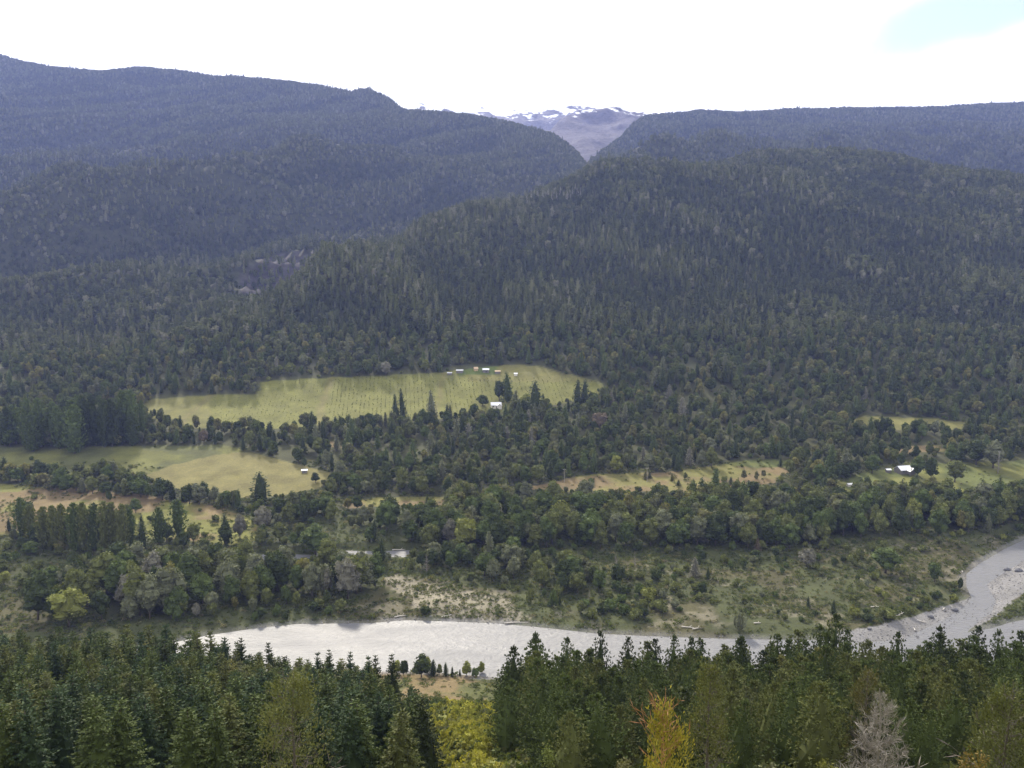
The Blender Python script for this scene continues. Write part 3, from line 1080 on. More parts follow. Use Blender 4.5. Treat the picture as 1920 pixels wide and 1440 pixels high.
def stuff(name, coll, P, rot, scl, idx):
    me = bpy.data.meshes.new(name)
    n = len(P)
    me.vertices.add(n)
    me.vertices.foreach_set('co', np.asarray(P, np.float32).ravel())
    for nm, ty, arr in (('rot', 'FLOAT_VECTOR', rot), ('scl', 'FLOAT_VECTOR', scl)):
        a = me.attributes.new(nm, ty, 'POINT')
        a.data.foreach_set('vector', np.asarray(arr, np.float32).ravel())
    a = me.attributes.new('idx', 'INT', 'POINT')
    a.data.foreach_set('value', np.asarray(idx, np.int32))
    o = link(name, me)
    tag(o, kind='stuff')
    ng = bpy.data.node_groups.new(name + '_scatter', 'GeometryNodeTree')
    ng.interface.new_socket('Geometry', in_out='INPUT', socket_type='NodeSocketGeometry')
    ng.interface.new_socket('Geometry', in_out='OUTPUT', socket_type='NodeSocketGeometry')
    gi = ng.nodes.new('NodeGroupInput')
    go = ng.nodes.new('NodeGroupOutput')
    ci = ng.nodes.new('GeometryNodeCollectionInfo')
    ci.inputs['Collection'].default_value = coll
    ci.inputs['Separate Children'].default_value = True
    ci.inputs['Reset Children'].default_value = True
    ip = ng.nodes.new('GeometryNodeInstanceOnPoints')
    ip.inputs['Pick Instance'].default_value = True
    for nm, ty, sock in (('rot', 'FLOAT_VECTOR', 'Rotation'), ('scl', 'FLOAT_VECTOR', 'Scale'), ('idx', 'INT', 'Instance Index')):
        na = ng.nodes.new('GeometryNodeInputNamedAttribute')
        na.data_type = ty
        na.inputs['Name'].default_value = nm
        out = [s for s in na.outputs if s.enabled and s.name == 'Attribute'][0]
        ng.links.new(out, ip.inputs[sock])
    ng.links.new(gi.outputs[0], ip.inputs['Points'])
    ng.links.new(ci.outputs[0], ip.inputs['Instance'])
    ng.links.new(ip.outputs[0], go.inputs[0])
    md = o.modifiers.new('scatter', 'NODES')
    md.node_group = ng
    return o


def merge_geo(*gs):
    g = Geo()
    for x, mat in gs:
        for v in x.v:
            g.v.append(v)
        g.f += [tuple(i + g.n for i in f) for f in x.f]
        g.m += [mat] * len(x.f)
        g.n += x.n
    return g


FAR = []
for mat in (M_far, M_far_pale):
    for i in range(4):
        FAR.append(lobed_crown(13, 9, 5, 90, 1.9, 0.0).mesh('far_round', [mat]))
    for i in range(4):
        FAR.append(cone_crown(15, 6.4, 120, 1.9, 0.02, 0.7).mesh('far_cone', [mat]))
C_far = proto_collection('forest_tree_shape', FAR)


def jitter_grid(x0, x1, y0, y1, sp, jt=0.45):
    gx, gy = np.meshgrid(np.arange(x0, x1, sp), np.arange(y0, y1, sp))
    gx = gx + rng.uniform(-jt, jt, gx.shape) * sp
    gy = gy + rng.uniform(-jt, jt, gy.shape) * sp
    return gx.ravel(), gy.ravel()


def forest(name, which, H, others, x0, x1, y0, y1, sp, conif, hscale, keep=None):
    x, y = jitter_grid(x0, x1, y0, y1, sp)
    U = 960 + x / y * F
    k = (U > -160) & (U < 2080)
    x, y = x[k], y[k]
    z = H(x, y)
    k = np.ones(len(x), bool)
    for o in others:
        k &= z >= o(x, y) - 0.5
    x, y, z = x[k], y[k], z[k]
    # leave out what no line of sight from near the camera reaches (back slopes)
    e = 12.0
    r = np.hypot(x, y)
    zb = H(x - x / r * e, y - y / r * e)
    ang = (z + 14 - EYE) / r
    k = (z - zb) / e > ang - 0.16
    x, y, z = x[k], y[k], z[k]
    u, v = project(x, y, z)
    if keep is not None:
        k = keep(x, y, u, v)
        x, y, z, u, v = x[k], y[k], z[k], u[k], v[k]
    n = len(x)
    c = conif(x, y, u, v)
    con = rng.uniform(size=n) < c
    idx = np.where(con, 4 + rng.integers(0, 4, n), rng.integers(0, 4, n))
    # fold shading put into tree colour: paler ribs, darker hollows, plus random stands
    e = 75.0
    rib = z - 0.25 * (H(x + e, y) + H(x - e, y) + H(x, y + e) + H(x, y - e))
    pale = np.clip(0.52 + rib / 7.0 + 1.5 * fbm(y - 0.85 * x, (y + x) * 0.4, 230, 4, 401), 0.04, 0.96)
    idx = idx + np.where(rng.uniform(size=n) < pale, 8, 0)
    s = hscale * rng.uniform(0.6, 1.2, n) * (1 + 0.35 * fbm(x, y, 90, 2, 77))
    s = np.where(con & (rng.uniform(size=n) < 0.15), s * 1.35, s)
    scl = np.stack([s * rng.uniform(0.85, 1.15, n), s * rng.uniform(0.85, 1.15, n), s * rng.uniform(0.85, 1.1, n)], 1)
    rot = np.stack([np.zeros(n), np.zeros(n), rng.uniform(0, 6.28, n)], 1)
    P = np.stack([x, y, z - 0.5], 1)
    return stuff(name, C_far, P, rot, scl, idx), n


def conif_hill(x, y, u, v):
    c = np.interp(v, [280, 380, 430, 600, 700], [0.12, 0.25, 0.58, 0.60, 0.35])
    c = c * np.interp(u, [200, 500, 1400, 1700], [0.6, 1.0, 1.0, 0.75])
    return np.clip(c + 0.5 * fbm(x, y, 140, 3, 55), 0.03, 0.95)


def keep_hill(x, y, u, v):
    return (y > 930)


def keep_left(x, y, u, v):
    return ~in_poly(u, v, CLIFF) | (rng.uniform(size=len(u)) < 0.05 + 0.55 * sstep(-0.1, 0.3, fbm(x, y, 40, 3, 88)))


cnt = {}
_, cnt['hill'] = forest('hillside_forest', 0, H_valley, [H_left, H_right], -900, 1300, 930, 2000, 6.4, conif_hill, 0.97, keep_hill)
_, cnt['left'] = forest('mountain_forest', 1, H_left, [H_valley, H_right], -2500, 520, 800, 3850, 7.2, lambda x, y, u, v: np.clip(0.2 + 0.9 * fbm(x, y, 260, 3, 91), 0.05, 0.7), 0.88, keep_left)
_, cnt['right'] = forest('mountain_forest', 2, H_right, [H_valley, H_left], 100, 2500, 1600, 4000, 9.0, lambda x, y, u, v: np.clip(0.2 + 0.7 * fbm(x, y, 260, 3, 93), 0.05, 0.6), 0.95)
print('forest', cnt)

# ------------------------------------------------------------------ counted trees of the valley floor: first as a list
COLORS = {'dark green': (0.046, 0.060, 0.021), 'deep green': (0.072, 0.095, 0.029), 'olive green': (0.104, 0.115, 0.037), 'grey-green': (0.125, 0.133, 0.076), 'yellow-green': (0.155, 0.165, 0.042), 'bright yellow-green': (0.27, 0.26, 0.05), 'silver-grey': (0.150, 0.145, 0.112), 'russet': (0.125, 0.100, 0.072), 'blue-green': (0.050, 0.076, 0.034)}
trees = []          # dicts: kind, x, y, z, h, w, color, variant


def add_tree(kind, x, y, h, w, color, rot=None, sink=0.0, label=None):
    trees.append(dict(kind=kind, x=float(x), y=float(y), h=float(h), w=float(w), color=color, rot=rng.uniform(0, 6.28) if rot is None else rot, label=label, z=None))


def pick(names, probs, n):
    return rng.choice(names, size=n, p=np.array(probs) / sum(probs))


# woods between the terrace field and the river
x, y = jitter_grid(-480, 560, 382, 940, 7.0)
U = 960 + x / y * F
k = (U > -120) & (U < 2040)
x, y = x[k], y[k]
z = H_valley(x, y)
u, v = project(x, y, z)
opened = np.zeros(len(x), bool)
wu, wv = u + 14 * fbm(x, y, 25, 2, 201), v + 6 * fbm(x, y, 25, 2, 202)
for p in OPENS:
    opened |= in_poly(wu, wv, p)
lowgrowth = np.zeros(len(x), bool)     # nothing tall just in front of the open ground: it shows from here
for p in STRIPS[:2] + STRIPS[4:5] + [HAY]:
    lowgrowth |= (in_poly(wu, wv - 16, p) | in_poly(wu, wv - 30, p)) & ((p is not STRIPS[4]) | (u > 1790))
lowgrowth |= in_poly(u, v - 14, TERRACE) & (u > 1040)
flood = in_poly(wu, wv, FLOOD) | in_poly(wu, wv, TANLEFT)
wet = in_poly(x, y, RIVER) | in_poly(x, y, SIDE) | (seg_dist(x, y, RIVER) < 4) | (seg_dist(x, y, SIDE) < 3)
gravel = in_poly(u, v, GRAVEL) | in_poly(u, v, GRAVEL_R) | in_poly(u, v, SPIT) | in_poly(wu, wv, SAND)
patch = fbm(x, y, 60, 3, 210)
SPECIAL_CLEAR = [(915, 757, 40, 16), (1690, 886, 34, 12), (1600, 908, 26, 8), (571, 886, 14, 8), (905, 700, 60, 12), (664, 1036, 30, 8), (1850, 885, 60, 14)]
GROVE = [(60, 1165), (150, 1172), (340, 1186), (420, 1172), (500, 1158), (600, 1140), (700, 1112), (705, 1090), (600, 1080), (400, 1082), (200, 1090), (100, 1110)]
BAND = [(770, 1062), (900, 1085), (1010, 1105), (1140, 1122), (1160, 1095), (1080, 1068), (1000, 1045), (860, 1040)]
for i in range(len(x)):
    if wet[i] or gravel[i]:
        continue
    uu, vv = u[i], v[i]
    if any(abs(uu - a) < c and b - d < vv < b + 30 for a, b, c, d in SPECIAL_CLEAR):
        continue
    r = rng.uniform()
    if in_poly(np.array([uu]), np.array([vv]), GROVE)[0]:
        if r < 0.55:
            h = rng.uniform(12, 21)
            if uu > 300 and seg_dist(x[i], y[i], RIVER) < 24:
                h *= 0.5
            add_tree('broadleaf_tree', x[i], y[i], h, h * rng.uniform(0.55, 0.75), pick(['olive green', 'deep green', 'grey-green', 'silver-grey', 'dark green'], [3, 3, 2.6, 0.5, 1], 1)[0])
        continue
    if in_poly(np.array([uu]), np.array([vv]), BAND)[0]:
        if r < 0.6:
            h = rng.uniform(8, 13)
            add_tree('broadleaf_tree', x[i], y[i], h, h * rng.uniform(0.65, 0.85), pick(['deep green', 'olive green', 'dark green', 'grey-green'], [3, 2, 2, 1], 1)[0])
        continue
    if opened[i]:
        q = 0.02 if in_poly(np.array([uu]), np.array([vv]), BROWN)[0] else (0.025 if not in_poly(np.array([uu]), np.array([vv]), TERRACE)[0] and not in_poly(np.array([uu]), np.array([vv]), HAY)[0] else 0.0)
        if r < q * 1.8:
            h = rng.uniform(1.6, 4.0)
            add_tree('shrub', x[i], y[i], h, h * 1.3, pick(['deep green', 'olive green', 'dark green'], [2, 2, 1], 1)[0])
        elif r < q * 2.2:
            h = rng.uniform(6, 9)
            add_tree('cypress_tree', x[i], y[i], h, h * 0.5, 'dark green')
        continue
    if flood[i]:
        if r < 0.30 + 1.0 * patch[i]:
            h = rng.uniform(1.5, 4.0) * (1.35 if patch[i] > 0.2 else 1.0)
            add_tree('shrub', x[i], y[i], h, h * rng.uniform(1.0, 1.5), pick(['olive green', 'deep green', 'grey-green', 'yellow-green', 'dark green'], [3, 2, 1, 1, 1], 1)[0])
        elif r > 0.975:
            h = rng.uniform(4.5, 8)
            if rng.uniform() < 0.5:
                add_tree('cypress_tree', x[i], y[i], h, h * 0.45, pick(['dark green', 'deep green'], [1, 1], 1)[0])
            else:
                add_tree('broadleaf_tree', x[i], y[i], h, h * 0.8, pick(['deep green', 'olive green', 'grey-green'], [2, 2, 1], 1)[0])
        continue
    if vv > 1030:        # scrubby banks left of the grove and below the side channel
        if r < 0.45:
            h = rng.uniform(3, 8) if uu < 500 else rng.uniform(2.5, 6)
            add_tree('broadleaf_tree' if h > 5 else 'shrub', x[i], y[i], h, h * rng.uniform(0.8, 1.2), pick(['olive green', 'deep green', 'grey-green', 'dark green', 'yellow-green'], [3, 3, 1.2, 1, 0.8], 1)[0])
        continue
    dens = 0.66 if vv > 790 else 0.74
    dens += 0.5 * patch[i]
    if vv > 955 and uu > 730:
        dens += 0.15
    if uu < 740 and vv > 985:
        dens = 0.25
    if r > dens:
        if r > 0.82:
            h = rng.uniform(2, 4)
            add_tree('shrub', x[i], y[i], h, h * 1.3, pick(['olive green', 'yellow-green', 'deep green'], [2, 1.2, 1], 1)[0])
        continue
    if lowgrowth[i]:
        if r < 0.5:
            h = rng.uniform(2.0, 5.5)
            add_tree('shrub' if h < 4 else 'broadleaf_tree', x[i], y[i], h, h * rng.uniform(0.9, 1.2), pick(['olive green', 'deep green', 'grey-green', 'yellow-green'], [3, 3, 1, 1], 1)[0])
        continue
    big = vv > 945 and uu > 720
    pc = 0.10 if big else float(np.interp(vv, [690, 760, 860, 950], [0.26, 0.22, 0.13, 0.10]))
    if rng.uniform() < pc:
        h = rng.uniform(9, 17) * (1.25 if rng.uniform() < 0.2 else 1)
        add_tree('cypress_tree', x[i], y[i], h, h * rng.uniform(0.40, 0.56), pick(['dark green', 'deep green', 'grey-green', 'silver-grey'], [4, 3, 1.4, 0.25], 1)[0])
    else:
        h = rng.uniform(11, 19) if big else rng.uniform(6.5, 14)
        add_tree('broadleaf_tree', x[i], y[i], h, h * rng.uniform(0.56, 0.80), pick(['olive green', 'deep green', 'dark green', 'grey-green', 'yellow-green', 'russet', 'silver-grey'], [4, 4, 2.2, 2.4, 0.4, 0.06, 0.1], 1)[0])

# hedgerows and lone trees that the photograph shows singly: (u, v of the foot, height px, width px, kind, colour, label)
SINGLE = [
    (490, 945, 62, 42, 'cypress_tree', 'dark green', 'big dark conical cypress at the lower tip of the hay field'),
    (592, 905, 20, 20, 'broadleaf_tree', 'dark green', 'small dark tree at the pointed end of the hay field, right of the shed'),
    (448, 955, 40, 18, 'cypress_tree', 'deep green', 'slim cypress just left of the big conical one below the hay field'),
    (492, 1000, 55, 32, 'broadleaf_tree', 'silver-grey', 'silvery pale tree below the big dark cypress'),
    (425, 1022, 62, 28, 'cypress_tree', 'dark green', 'dark pointed tree by the brown field, right of the lone poplars'),
    (450, 1012, 52, 24, 'broadleaf_tree', 'silver-grey', 'pale leaning tree beside the dark pointed tree near the side channel'),
    (270, 1030, 52, 26, 'cypress_tree', 'dark green', 'dark pointed conifer standing left of the lone poplars'),
    (205, 938, 18, 12, 'shrub', 'dark green', 'small dark bush alone in the brown field'),
    (335, 965, 30, 18, 'cypress_tree', 'dark green', 'dark small conifer alone on the right half of the brown field'),
    (255, 962, 28, 26, 'broadleaf_tree', 'deep green', 'low round tree standing in the brown field'),
    (50, 975, 36, 32, 'broadleaf_tree', 'dark green', 'dark round tree at the near edge of the brown field, behind the poplar row'),
    (755, 788, 60, 22, 'cypress_tree', 'dark green', 'pointed dark cypress breaking the lower edge of the terrace field, centre'),
    (742, 788, 50, 18, 'cypress_tree', 'dark green', 'shorter cypress touching the pointed one at the terrace field edge'),
    (810, 788, 58, 24, 'cypress_tree', 'grey-green', 'grey-green tree standing in the terrace field edge near the dry track'),
    (936, 752, 40, 22, 'broadleaf_tree', 'dark green', 'dark oval tree directly behind the white farmhouse among the trees'),
    (952, 754, 58, 26, 'cypress_tree', 'deep green', 'tall pointed cypress behind the white farmhouse among the trees'),
    (1003, 778, 66, 34, 'cypress_tree', 'dark green', 'tall dark cypress to the right of the white farmhouse among the trees'),
    (905, 762, 22, 26, 'broadleaf_tree', 'dark green', 'dark rounded tree at the left end of the white farmhouse'),
    (1082, 764, 52, 26, 'cypress_tree', 'dark green', 'left one of two dark cypresses at the right end of the terrace field'),
    (1096, 762, 52, 24, 'cypress_tree', 'dark green', 'right one of two dark cypresses at the right end of the terrace field'),
    (985, 768, 30, 26, 'broadleaf_tree', 'yellow-green', 'yellowish round tree just right of the white farmhouse'),
    (1125, 805, 34, 34, 'broadleaf_tree', 'russet', 'pinkish brown round tree in the wood below the terrace field end'),
    (855, 835, 54, 22, 'cypress_tree', 'grey-green', 'tall grey-green cypress in the middle of the valley wood'),
    (865, 820, 46, 24, 'cypress_tree', 'dark green', 'dark cypress beside the tall grey-green one in the valley wood'),
    (1340, 925, 48, 30, 'cypress_tree', 'deep green', 'bushy conifer in front of the dry strip in mid valley'),
    (1420, 1035, 28, 14, 'cypress_tree', 'russet', 'rust-red dying conifer among green trees by the flood plain'),
    (1512, 1062, 36, 38, 'broadleaf_tree', 'silver-grey', 'pale grey bare-looking tree on the upper flood plain'),
    (1320, 1020, 24, 28, 'broadleaf_tree', 'silver-grey', 'pale grey round tree in the wood above the flood plain'),
    (1303, 1082, 38, 24, 'cypress_tree', 'silver-grey', 'thin silvery conifer on the flood plain edge'),
    (1660, 1075, 48, 58, 'broadleaf_tree', 'deep green', 'broad dark bushy tree on the flood plain left of the river bend'),
    (1752, 1092, 40, 30, 'broadleaf_tree', 'deep green', 'dark tree on the bank beside the river bend'),
    (966, 1012, 32, 22, 'broadleaf_tree', 'olive green', 'rounded olive tree with a pointed top in front of the dark wood'),
    (918, 1055, 62, 22, 'cypress_tree', 'grey-green', 'slender grey-green conifer above the sandy fan'),
    (716, 1055, 50, 22, 'cypress_tree', 'dark green', 'dark conifer between the two pools of the side channel'),
    (612, 1120, 54, 22, 'broadleaf_tree', 'silver-grey', 'pale trunked grey tree in the grove by the river'),
    (592, 1042, 56, 62, 'broadleaf_tree', 'deep green', 'big rounded tree overhanging the side channel'),
    (130, 1176, 76, 70, 'broadleaf_tree', 'yellow-green', 'yellow-green broad tree at the near end of the grove, behind the firs'),
    (485, 1118, 48, 46, 'broadleaf_tree', 'olive green', 'bright olive round tree at the middle of the riverside grove'),
    (994, 1132, 28, 18, 'shrub', 'olive green', 'round bush at the lower edge of the wood beside the sandy fan'),
    (1036, 1138, 30, 18, 'shrub', 'deep green', 'upright bush right of the round bush beside the sandy fan'),
    (1562, 1152, 30, 14, 'cypress_tree', 'dark green', 'lone dark conifer on the flood plain above the tall pine tip'),
    (1385, 1185, 38, 24, 'shrub', 'grey-green', 'grey-green bush on the far bank opposite the pines'),
    (1800, 1105, 22, 10, 'shrub', 'dark green', 'dark bush at the edge of the river bend'),
    (1830, 872, 48, 44, 'broadleaf_tree', 'dark green', 'large spreading dark tree shading the lawn beyond the white-roofed house'),
    (1862, 878, 52, 40, 'broadleaf_tree', 'grey-green', 'tall spreading tree with bare trunks at the end of the lawn'),
    (1720, 895, 40, 30, 'broadleaf_tree', 'deep green', 'dense tree hiding the right end of the white-roofed house'),
    (1745, 900, 44, 28, 'broadleaf_tree', 'dark green', 'dark tree second to the right of the white-roofed house'),
    (1790, 905, 44, 36, 'broadleaf_tree', 'olive green', 'olive tree third to the right of the white-roofed house'),
    (1635, 888, 36, 30, 'broadleaf_tree', 'deep green', 'round tree left of the white-roofed house and its shed'),
]
for u0 in range(70, 450, 15):       # hedgerow between hay field and brown field
    v0 = 915 + (u0 - 70) * 0.095 + rng.uniform(-4, 4)
    hp = rng.uniform(22, 42)
    SINGLE.append((u0 + rng.uniform(-5, 5), v0, hp, hp * rng.uniform(0.6, 0.95), 'broadleaf_tree' if rng.uniform() < 0.7 else 'cypress_tree', ['dark green', 'deep green', 'olive green', 'grey-green'][int(rng.integers(0, 4))], None))
for u0, v0 in ((612, 1056), (708, 1055)):      # bushes that break up the side channel
    SINGLE.append((u0, v0 + rng.uniform(-2, 3), rng.uniform(20, 34), rng.uniform(20, 30), 'broadleaf_tree', ['deep green', 'olive green', 'grey-green'][int(rng.integers(0, 3))], None))
for u0 in range(20, 130, 14):       # bushes along the left of the meadow
    SINGLE.append((u0, 898 + rng.uniform(-6, 6), rng.uniform(16, 40), rng.uniform(18, 44), 'broadleaf_tree', ['dark green', 'deep green'][int(rng.integers(0, 2))], None))
for u0 in (790, 796, 850, 915, 945, 1210, 1218, 1260, 1272, 1285, 1370, 1395, 1418, 1432):      # little trees in the dry strip
    SINGLE.append((u0, 906 + rng.uniform(-10, 8), rng.uniform(12, 24), rng.uniform(8, 14), 'cypress_tree' if rng.uniform() < 0.5 else 'broadleaf_tree', 'deep green', None))
for u0, v0, hp, wp, kind, color, lab in SINGLE:
    X_, Y_, Z_ = ground_at(u0, v0, 300)
    ppm = F / (Y_ * math.cos(PITCH) + (EYE - Z_) * math.sin(PITCH))
    add_tree(kind, X_, Y_, hp / ppm, wp / ppm, color, label=lab)

# poplars
POPS = [(30, 832, 74, 30), (52, 834, 88, 26), (78, 838, 92, 28), (98, 836, 84, 26), (62, 846, 70, 30), (112, 842, 80, 24), (140, 850, 92, 30), (160, 838, 96, 26), (180, 836, 98, 26), (196, 838, 90, 22), (214, 832, 84, 26), (232, 828, 96, 28), (244, 830, 100, 24), (268, 826, 76, 14), (250, 836, 62, 22), (10, 836, 72, 26), (-18, 836, 80, 26), (130, 834, 84, 26), (150, 830, 90, 22), (222, 836, 70, 22)]
NEARPOP = [(42, 1008, 76, 26), (60, 1012, 68, 24), (86, 1028, 80, 26), (104, 1030, 84, 26), (122, 1032, 90, 28), (142, 1034, 92, 28), (160, 1034, 94, 26), (178, 1034, 92, 28), (196, 1036, 96, 28), (212, 1034, 94, 26), (228, 1036, 92, 26), (246, 1026, 76, 18), (298, 1020, 70, 22), (336, 1010, 76, 28)]
for lst, lab in ((POPS, 0), (NEARPOP, 1)):
    for j, (u0, v0, hp, wp) in enumerate(lst):
        X_, Y_, Z_ = ground_at(u0, v0, 380)
        ppm = F / (Y_ * math.cos(PITCH) + (EYE - Z_) * math.sin(PITCH))
        add_tree('poplar_tree', X_, Y_, hp / ppm, wp / ppm, ('dark green' if rng.uniform() < 0.4 else 'deep green') if lab == 0 else ('olive green' if rng.uniform() < 0.6 else 'deep green'))
        trees[-1]['far'] = lab == 0

# ------------------------------------------------------------------ foreground plantation trees


def plant(kind, x, y, vt, wr, color, label=None, hmin=6.0, hmax=24.0):
    z = hz(x, y)
    top = EYE + float(slope_v(vt)) * y
    h = min(max(top - z, hmin), hmax)
    add_tree(kind, x, y, h, h * wr if h < 12 else 12 * wr + (h - 12) * wr * 0.4, color, label=label)


PX, PY = jitter_grid(-8, 140, 84, 186, 6.2, 0.32)
for x_, y_ in zip(PX, PY):
    U_ = 960 + x_ / y_ * F
    left_edge = np.interp(y_, [84, 120, 186], [968, 950, 930])
    if U_ < left_edge or U_ > 2080:
        continue
    if rng.uniform() < 0.12:
        continue
    vt = float(np.interp(y_, [84, 120, 186], [1318, 1262, 1216])) + rng.uniform(-22, 26)
    if U_ > 1500:
        vt -= 12
    if U_ < 1000:
        vt += 20 * sstep(1000, 925, U_)
    plant('pine_tree', x_, y_, vt, rng.uniform(0.46, 0.58), pick(['olive green', 'deep green', 'dark green'], [3, 3, 0.8], 1)[0])
for (u0, vt, Y_, lab) in ((962, 1210, 150, 'leftmost tall pine of the right plantation, its top dark against the river'), (1018, 1190, 172, 'pine with the tall feathery top near the left end of the right plantation'),
                         (1060, 1196, 180, 'pine whose tip reaches over the river, second tall one in the back row'), (1128, 1186, 178, 'slim dark pine standing highest in front of the middle of the river'), (1170, 1196, 182, 'pale-tipped pine right of the slim dark one'),
                         (1232, 1200, 180, 'dark pine tip before the river, middle of the back row'), (1262, 1194, 182, 'broad pine with twin tips before the far bank'), (1300, 1198, 180, 'bushy pine top before the narrowing river'), (1392, 1198, 176, 'large pine that cuts the river near its vanishing end'),
                         (1460, 1190, 172, 'dense pine just before the river disappears'), (1560, 1150, 178, 'tallest pine, its long leader rising over the flood plain'), (1545, 1178, 176, 'pine leaning against the tallest one'), (1585, 1180, 176, 'full pine right beside the tallest one'),
                         (1686, 1186, 178, 'twin pine tip before the gravel bar'), (1770, 1180, 176, 'dark pine before the grey water at the river bend'), (1836, 1176, 174, 'dark pine top near the vegetated spit'), (1880, 1186, 172, 'shaggy pine below the vegetated spit')):
    x_ = (col_U(u0, vt) - 960) / F * Y_
    plant('pine_tree', x_, Y_, vt, 0.36, 'dark green' if 'dark' in lab else 'deep green', lab)

FX, FY = jitter_grid(-140, -2, 84, 216, 5.6, 0.4)
for x_, y_ in zip(FX, FY):
    U_ = 960 + x_ / y_ * F
    right_edge = np.interp(y_, [84, 110, 150, 216], [780, 775, 755, 700])
    if U_ > right_edge or U_ < -160:
        continue
    if rng.uniform() < 0.08:
        continue
    far_v = np.interp(U_, [0, 350, 450, 560, 760], [1176, 1176, 1212, 1236, 1244])
    vt = float(np.interp(y_, [84, 112, 216], [1322, 1274, far_v])) + rng.uniform(-10, 14)
    if U_ > 640:
        vt += 34 * sstep(640, 800, U_)
    plant('fir_tree', x_, y_, vt, rng.uniform(0.54, 0.68), pick(['deep green', 'blue-green', 'dark green', 'olive green'], [3, 3, 0.8, 1.2], 1)[0])
for (u0, vt, Y_, lab) in ((448, 1196, 205, 'dark fir tip standing alone against the upstream end of the river'), (508, 1203, 200, 'dark spiky fir top before the brightest water'), (598, 1222, 190, 'fir tip with open boughs before the brightest water'), (620, 1219, 188, 'narrow dark fir tip before the shining river'),
                         (650, 1222, 186, 'pointed fir top in the middle of the row before the river'), (690, 1230, 180, 'fir with drooping boughs near the meadow trees'), (712, 1228, 176, 'dark fir tip beside the bankside trees'), (735, 1225, 168, 'large dark fir at the right end of the stand, above the meadow gap'),
                         (728, 1315, 108, 'shaggy blue-green fir in front of the gap'), (800, 1310, 104, 'dark fir at the edge of the gap with the yellow bushes')):
    x_ = (col_U(u0, vt) - 960) / F * Y_
    plant('fir_tree', x_, Y_, vt, 0.42 if vt < 1300 else 0.55, 'dark green' if 'dark' in lab else 'blue-green', lab)

# bankside trees below the gap's meadow and the yellow-green thicket in the gap
BANKSIDE = [(757, 1268, 32, 18, 'broadleaf_tree', 'dark green', 'dark rounded tree on the near bank beside the firs'), (790, 1270, 44, 36, 'broadleaf_tree', 'dark green', 'widest dark tree on the near bank, before the water'), (812, 1268, 32, 20, 'cypress_tree', 'dark green', 'dark pointed tree right of the widest tree on the near bank'),
            (836, 1268, 28, 12, 'cypress_tree', 'dark green', 'narrow dark conifer alone on the near bank'), (848, 1268, 20, 8, 'cypress_tree', 'dark green', 'small thin conifer on the near bank'), (862, 1268, 14, 6, 'cypress_tree', 'dark green', 'tiny dark conifer beside the light green tree'),
            (875, 1268, 28, 22, 'broadleaf_tree', 'yellow-green', 'light green round tree on the near bank'), (892, 1268, 16, 16, 'shrub', 'deep green', 'dark bush at the foot of the light green tree'), (743, 1264, 26, 20, 'broadleaf_tree', 'yellow-green', 'light green tree half hidden behind the firs on the near bank'),
            (802, 1262, 30, 20, 'broadleaf_tree', 'yellow-green', 'light green tree behind the widest dark tree on the near bank'), (824, 1266, 22, 12, 'broadleaf_tree', 'olive green', 'small olive tree between two dark conifers on the near bank'), (902, 1264, 24, 14, 'broadleaf_tree', 'yellow-green', 'light green tree half hidden by the first pine')]
for u0, v0, hp, wp, kind, color, lab in BANKSIDE:
    X_, Y_, Z_ = ground_at(u0, v0, 200)
    ppm = F / (Y_ * math.cos(PITCH) + (EYE - Z_) * math.sin(PITCH))
    add_tree(kind, X_, Y_, hp / ppm, wp / ppm, color, label=lab)
for i in range(75):
    y_ = rng.uniform(118, 262)
    e0 = np.interp(y_, [118, 150, 200, 262], [835, 800, 770, 750])
    e1 = np.interp(y_, [118, 262], [925, 915])
    U_ = rng.uniform(e0, e1)
    h = rng.uniform(1.4, 3.2)
    add_tree('shrub', (U_ - 960) / F * y_, y_, h, h * rng.uniform(0.8, 1.2), pick(['bright yellow-green', 'yellow-green', 'olive green', 'deep green'], [4, 2, 1, 0.6], 1)[0])

# ------------------------------------------------------------------ which of them are things of their own
for t in trees:
    pass
zz = H_valley(np.array([t['x'] for t in trees]), np.array([t['y'] for t in trees]))
for t, z_ in zip(trees, zz):
    t['z'] = float(z_) - 0.15
    d = t['y'] * math.cos(PITCH) + (EYE - t['z']) * math.sin(PITCH)
    t['u'], t['v'] = (float(a) for a in project(t['x'], t['y'], t['z']))
    t['ut'], t['vt'] = (float(a) for a in project(t['x'], t['y'], t['z'] + t['h']))
    t['wp'] = t['w'] / d * F
full = np.zeros((1440 // 2, 1920 // 2), bool)
for t in sorted(trees, key=lambda q: q['y']):
    a, b = int((t['ut'] - t['wp'] * 0.4) / 2), int((t['ut'] + t['wp'] * 0.4) / 2) + 1
    c, d = int((t['vt'] + 2) / 2), int((t['v']) / 2) + 1
    a, b, c, d = max(a, 0), min(b, 960), max(c, 0), min(d, 720)
    if b <= a or d <= c:
        t['vis'] = 0
        continue
    s = full[c:d, a:b]
    t['vis'] = int((~s).sum())
    s[:] = True

LIMIT = {'broadleaf_tree': 300, 'cypress_tree': 300, 'shrub': 300, 'pine_tree': 300, 'fir_tree': 300, 'poplar_tree': 300}
chosen, rest = [], []
for kind, lim in LIMIT.items():
    ks = sorted((t for t in trees if t['kind'] == kind), key=lambda t: (t['label'] is None, -t['vis']))
    ch = [t for i, t in enumerate(ks) if i < lim and (t['vis'] > 5 or t['label'])]
    ids = {id(t) for t in ch}
    chosen += ch
    rest += [t for t in ks if id(t) not in ids]
print('individual', {k: sum(t['kind'] == k for t in chosen) for k in LIMIT}, 'rest', len(rest))

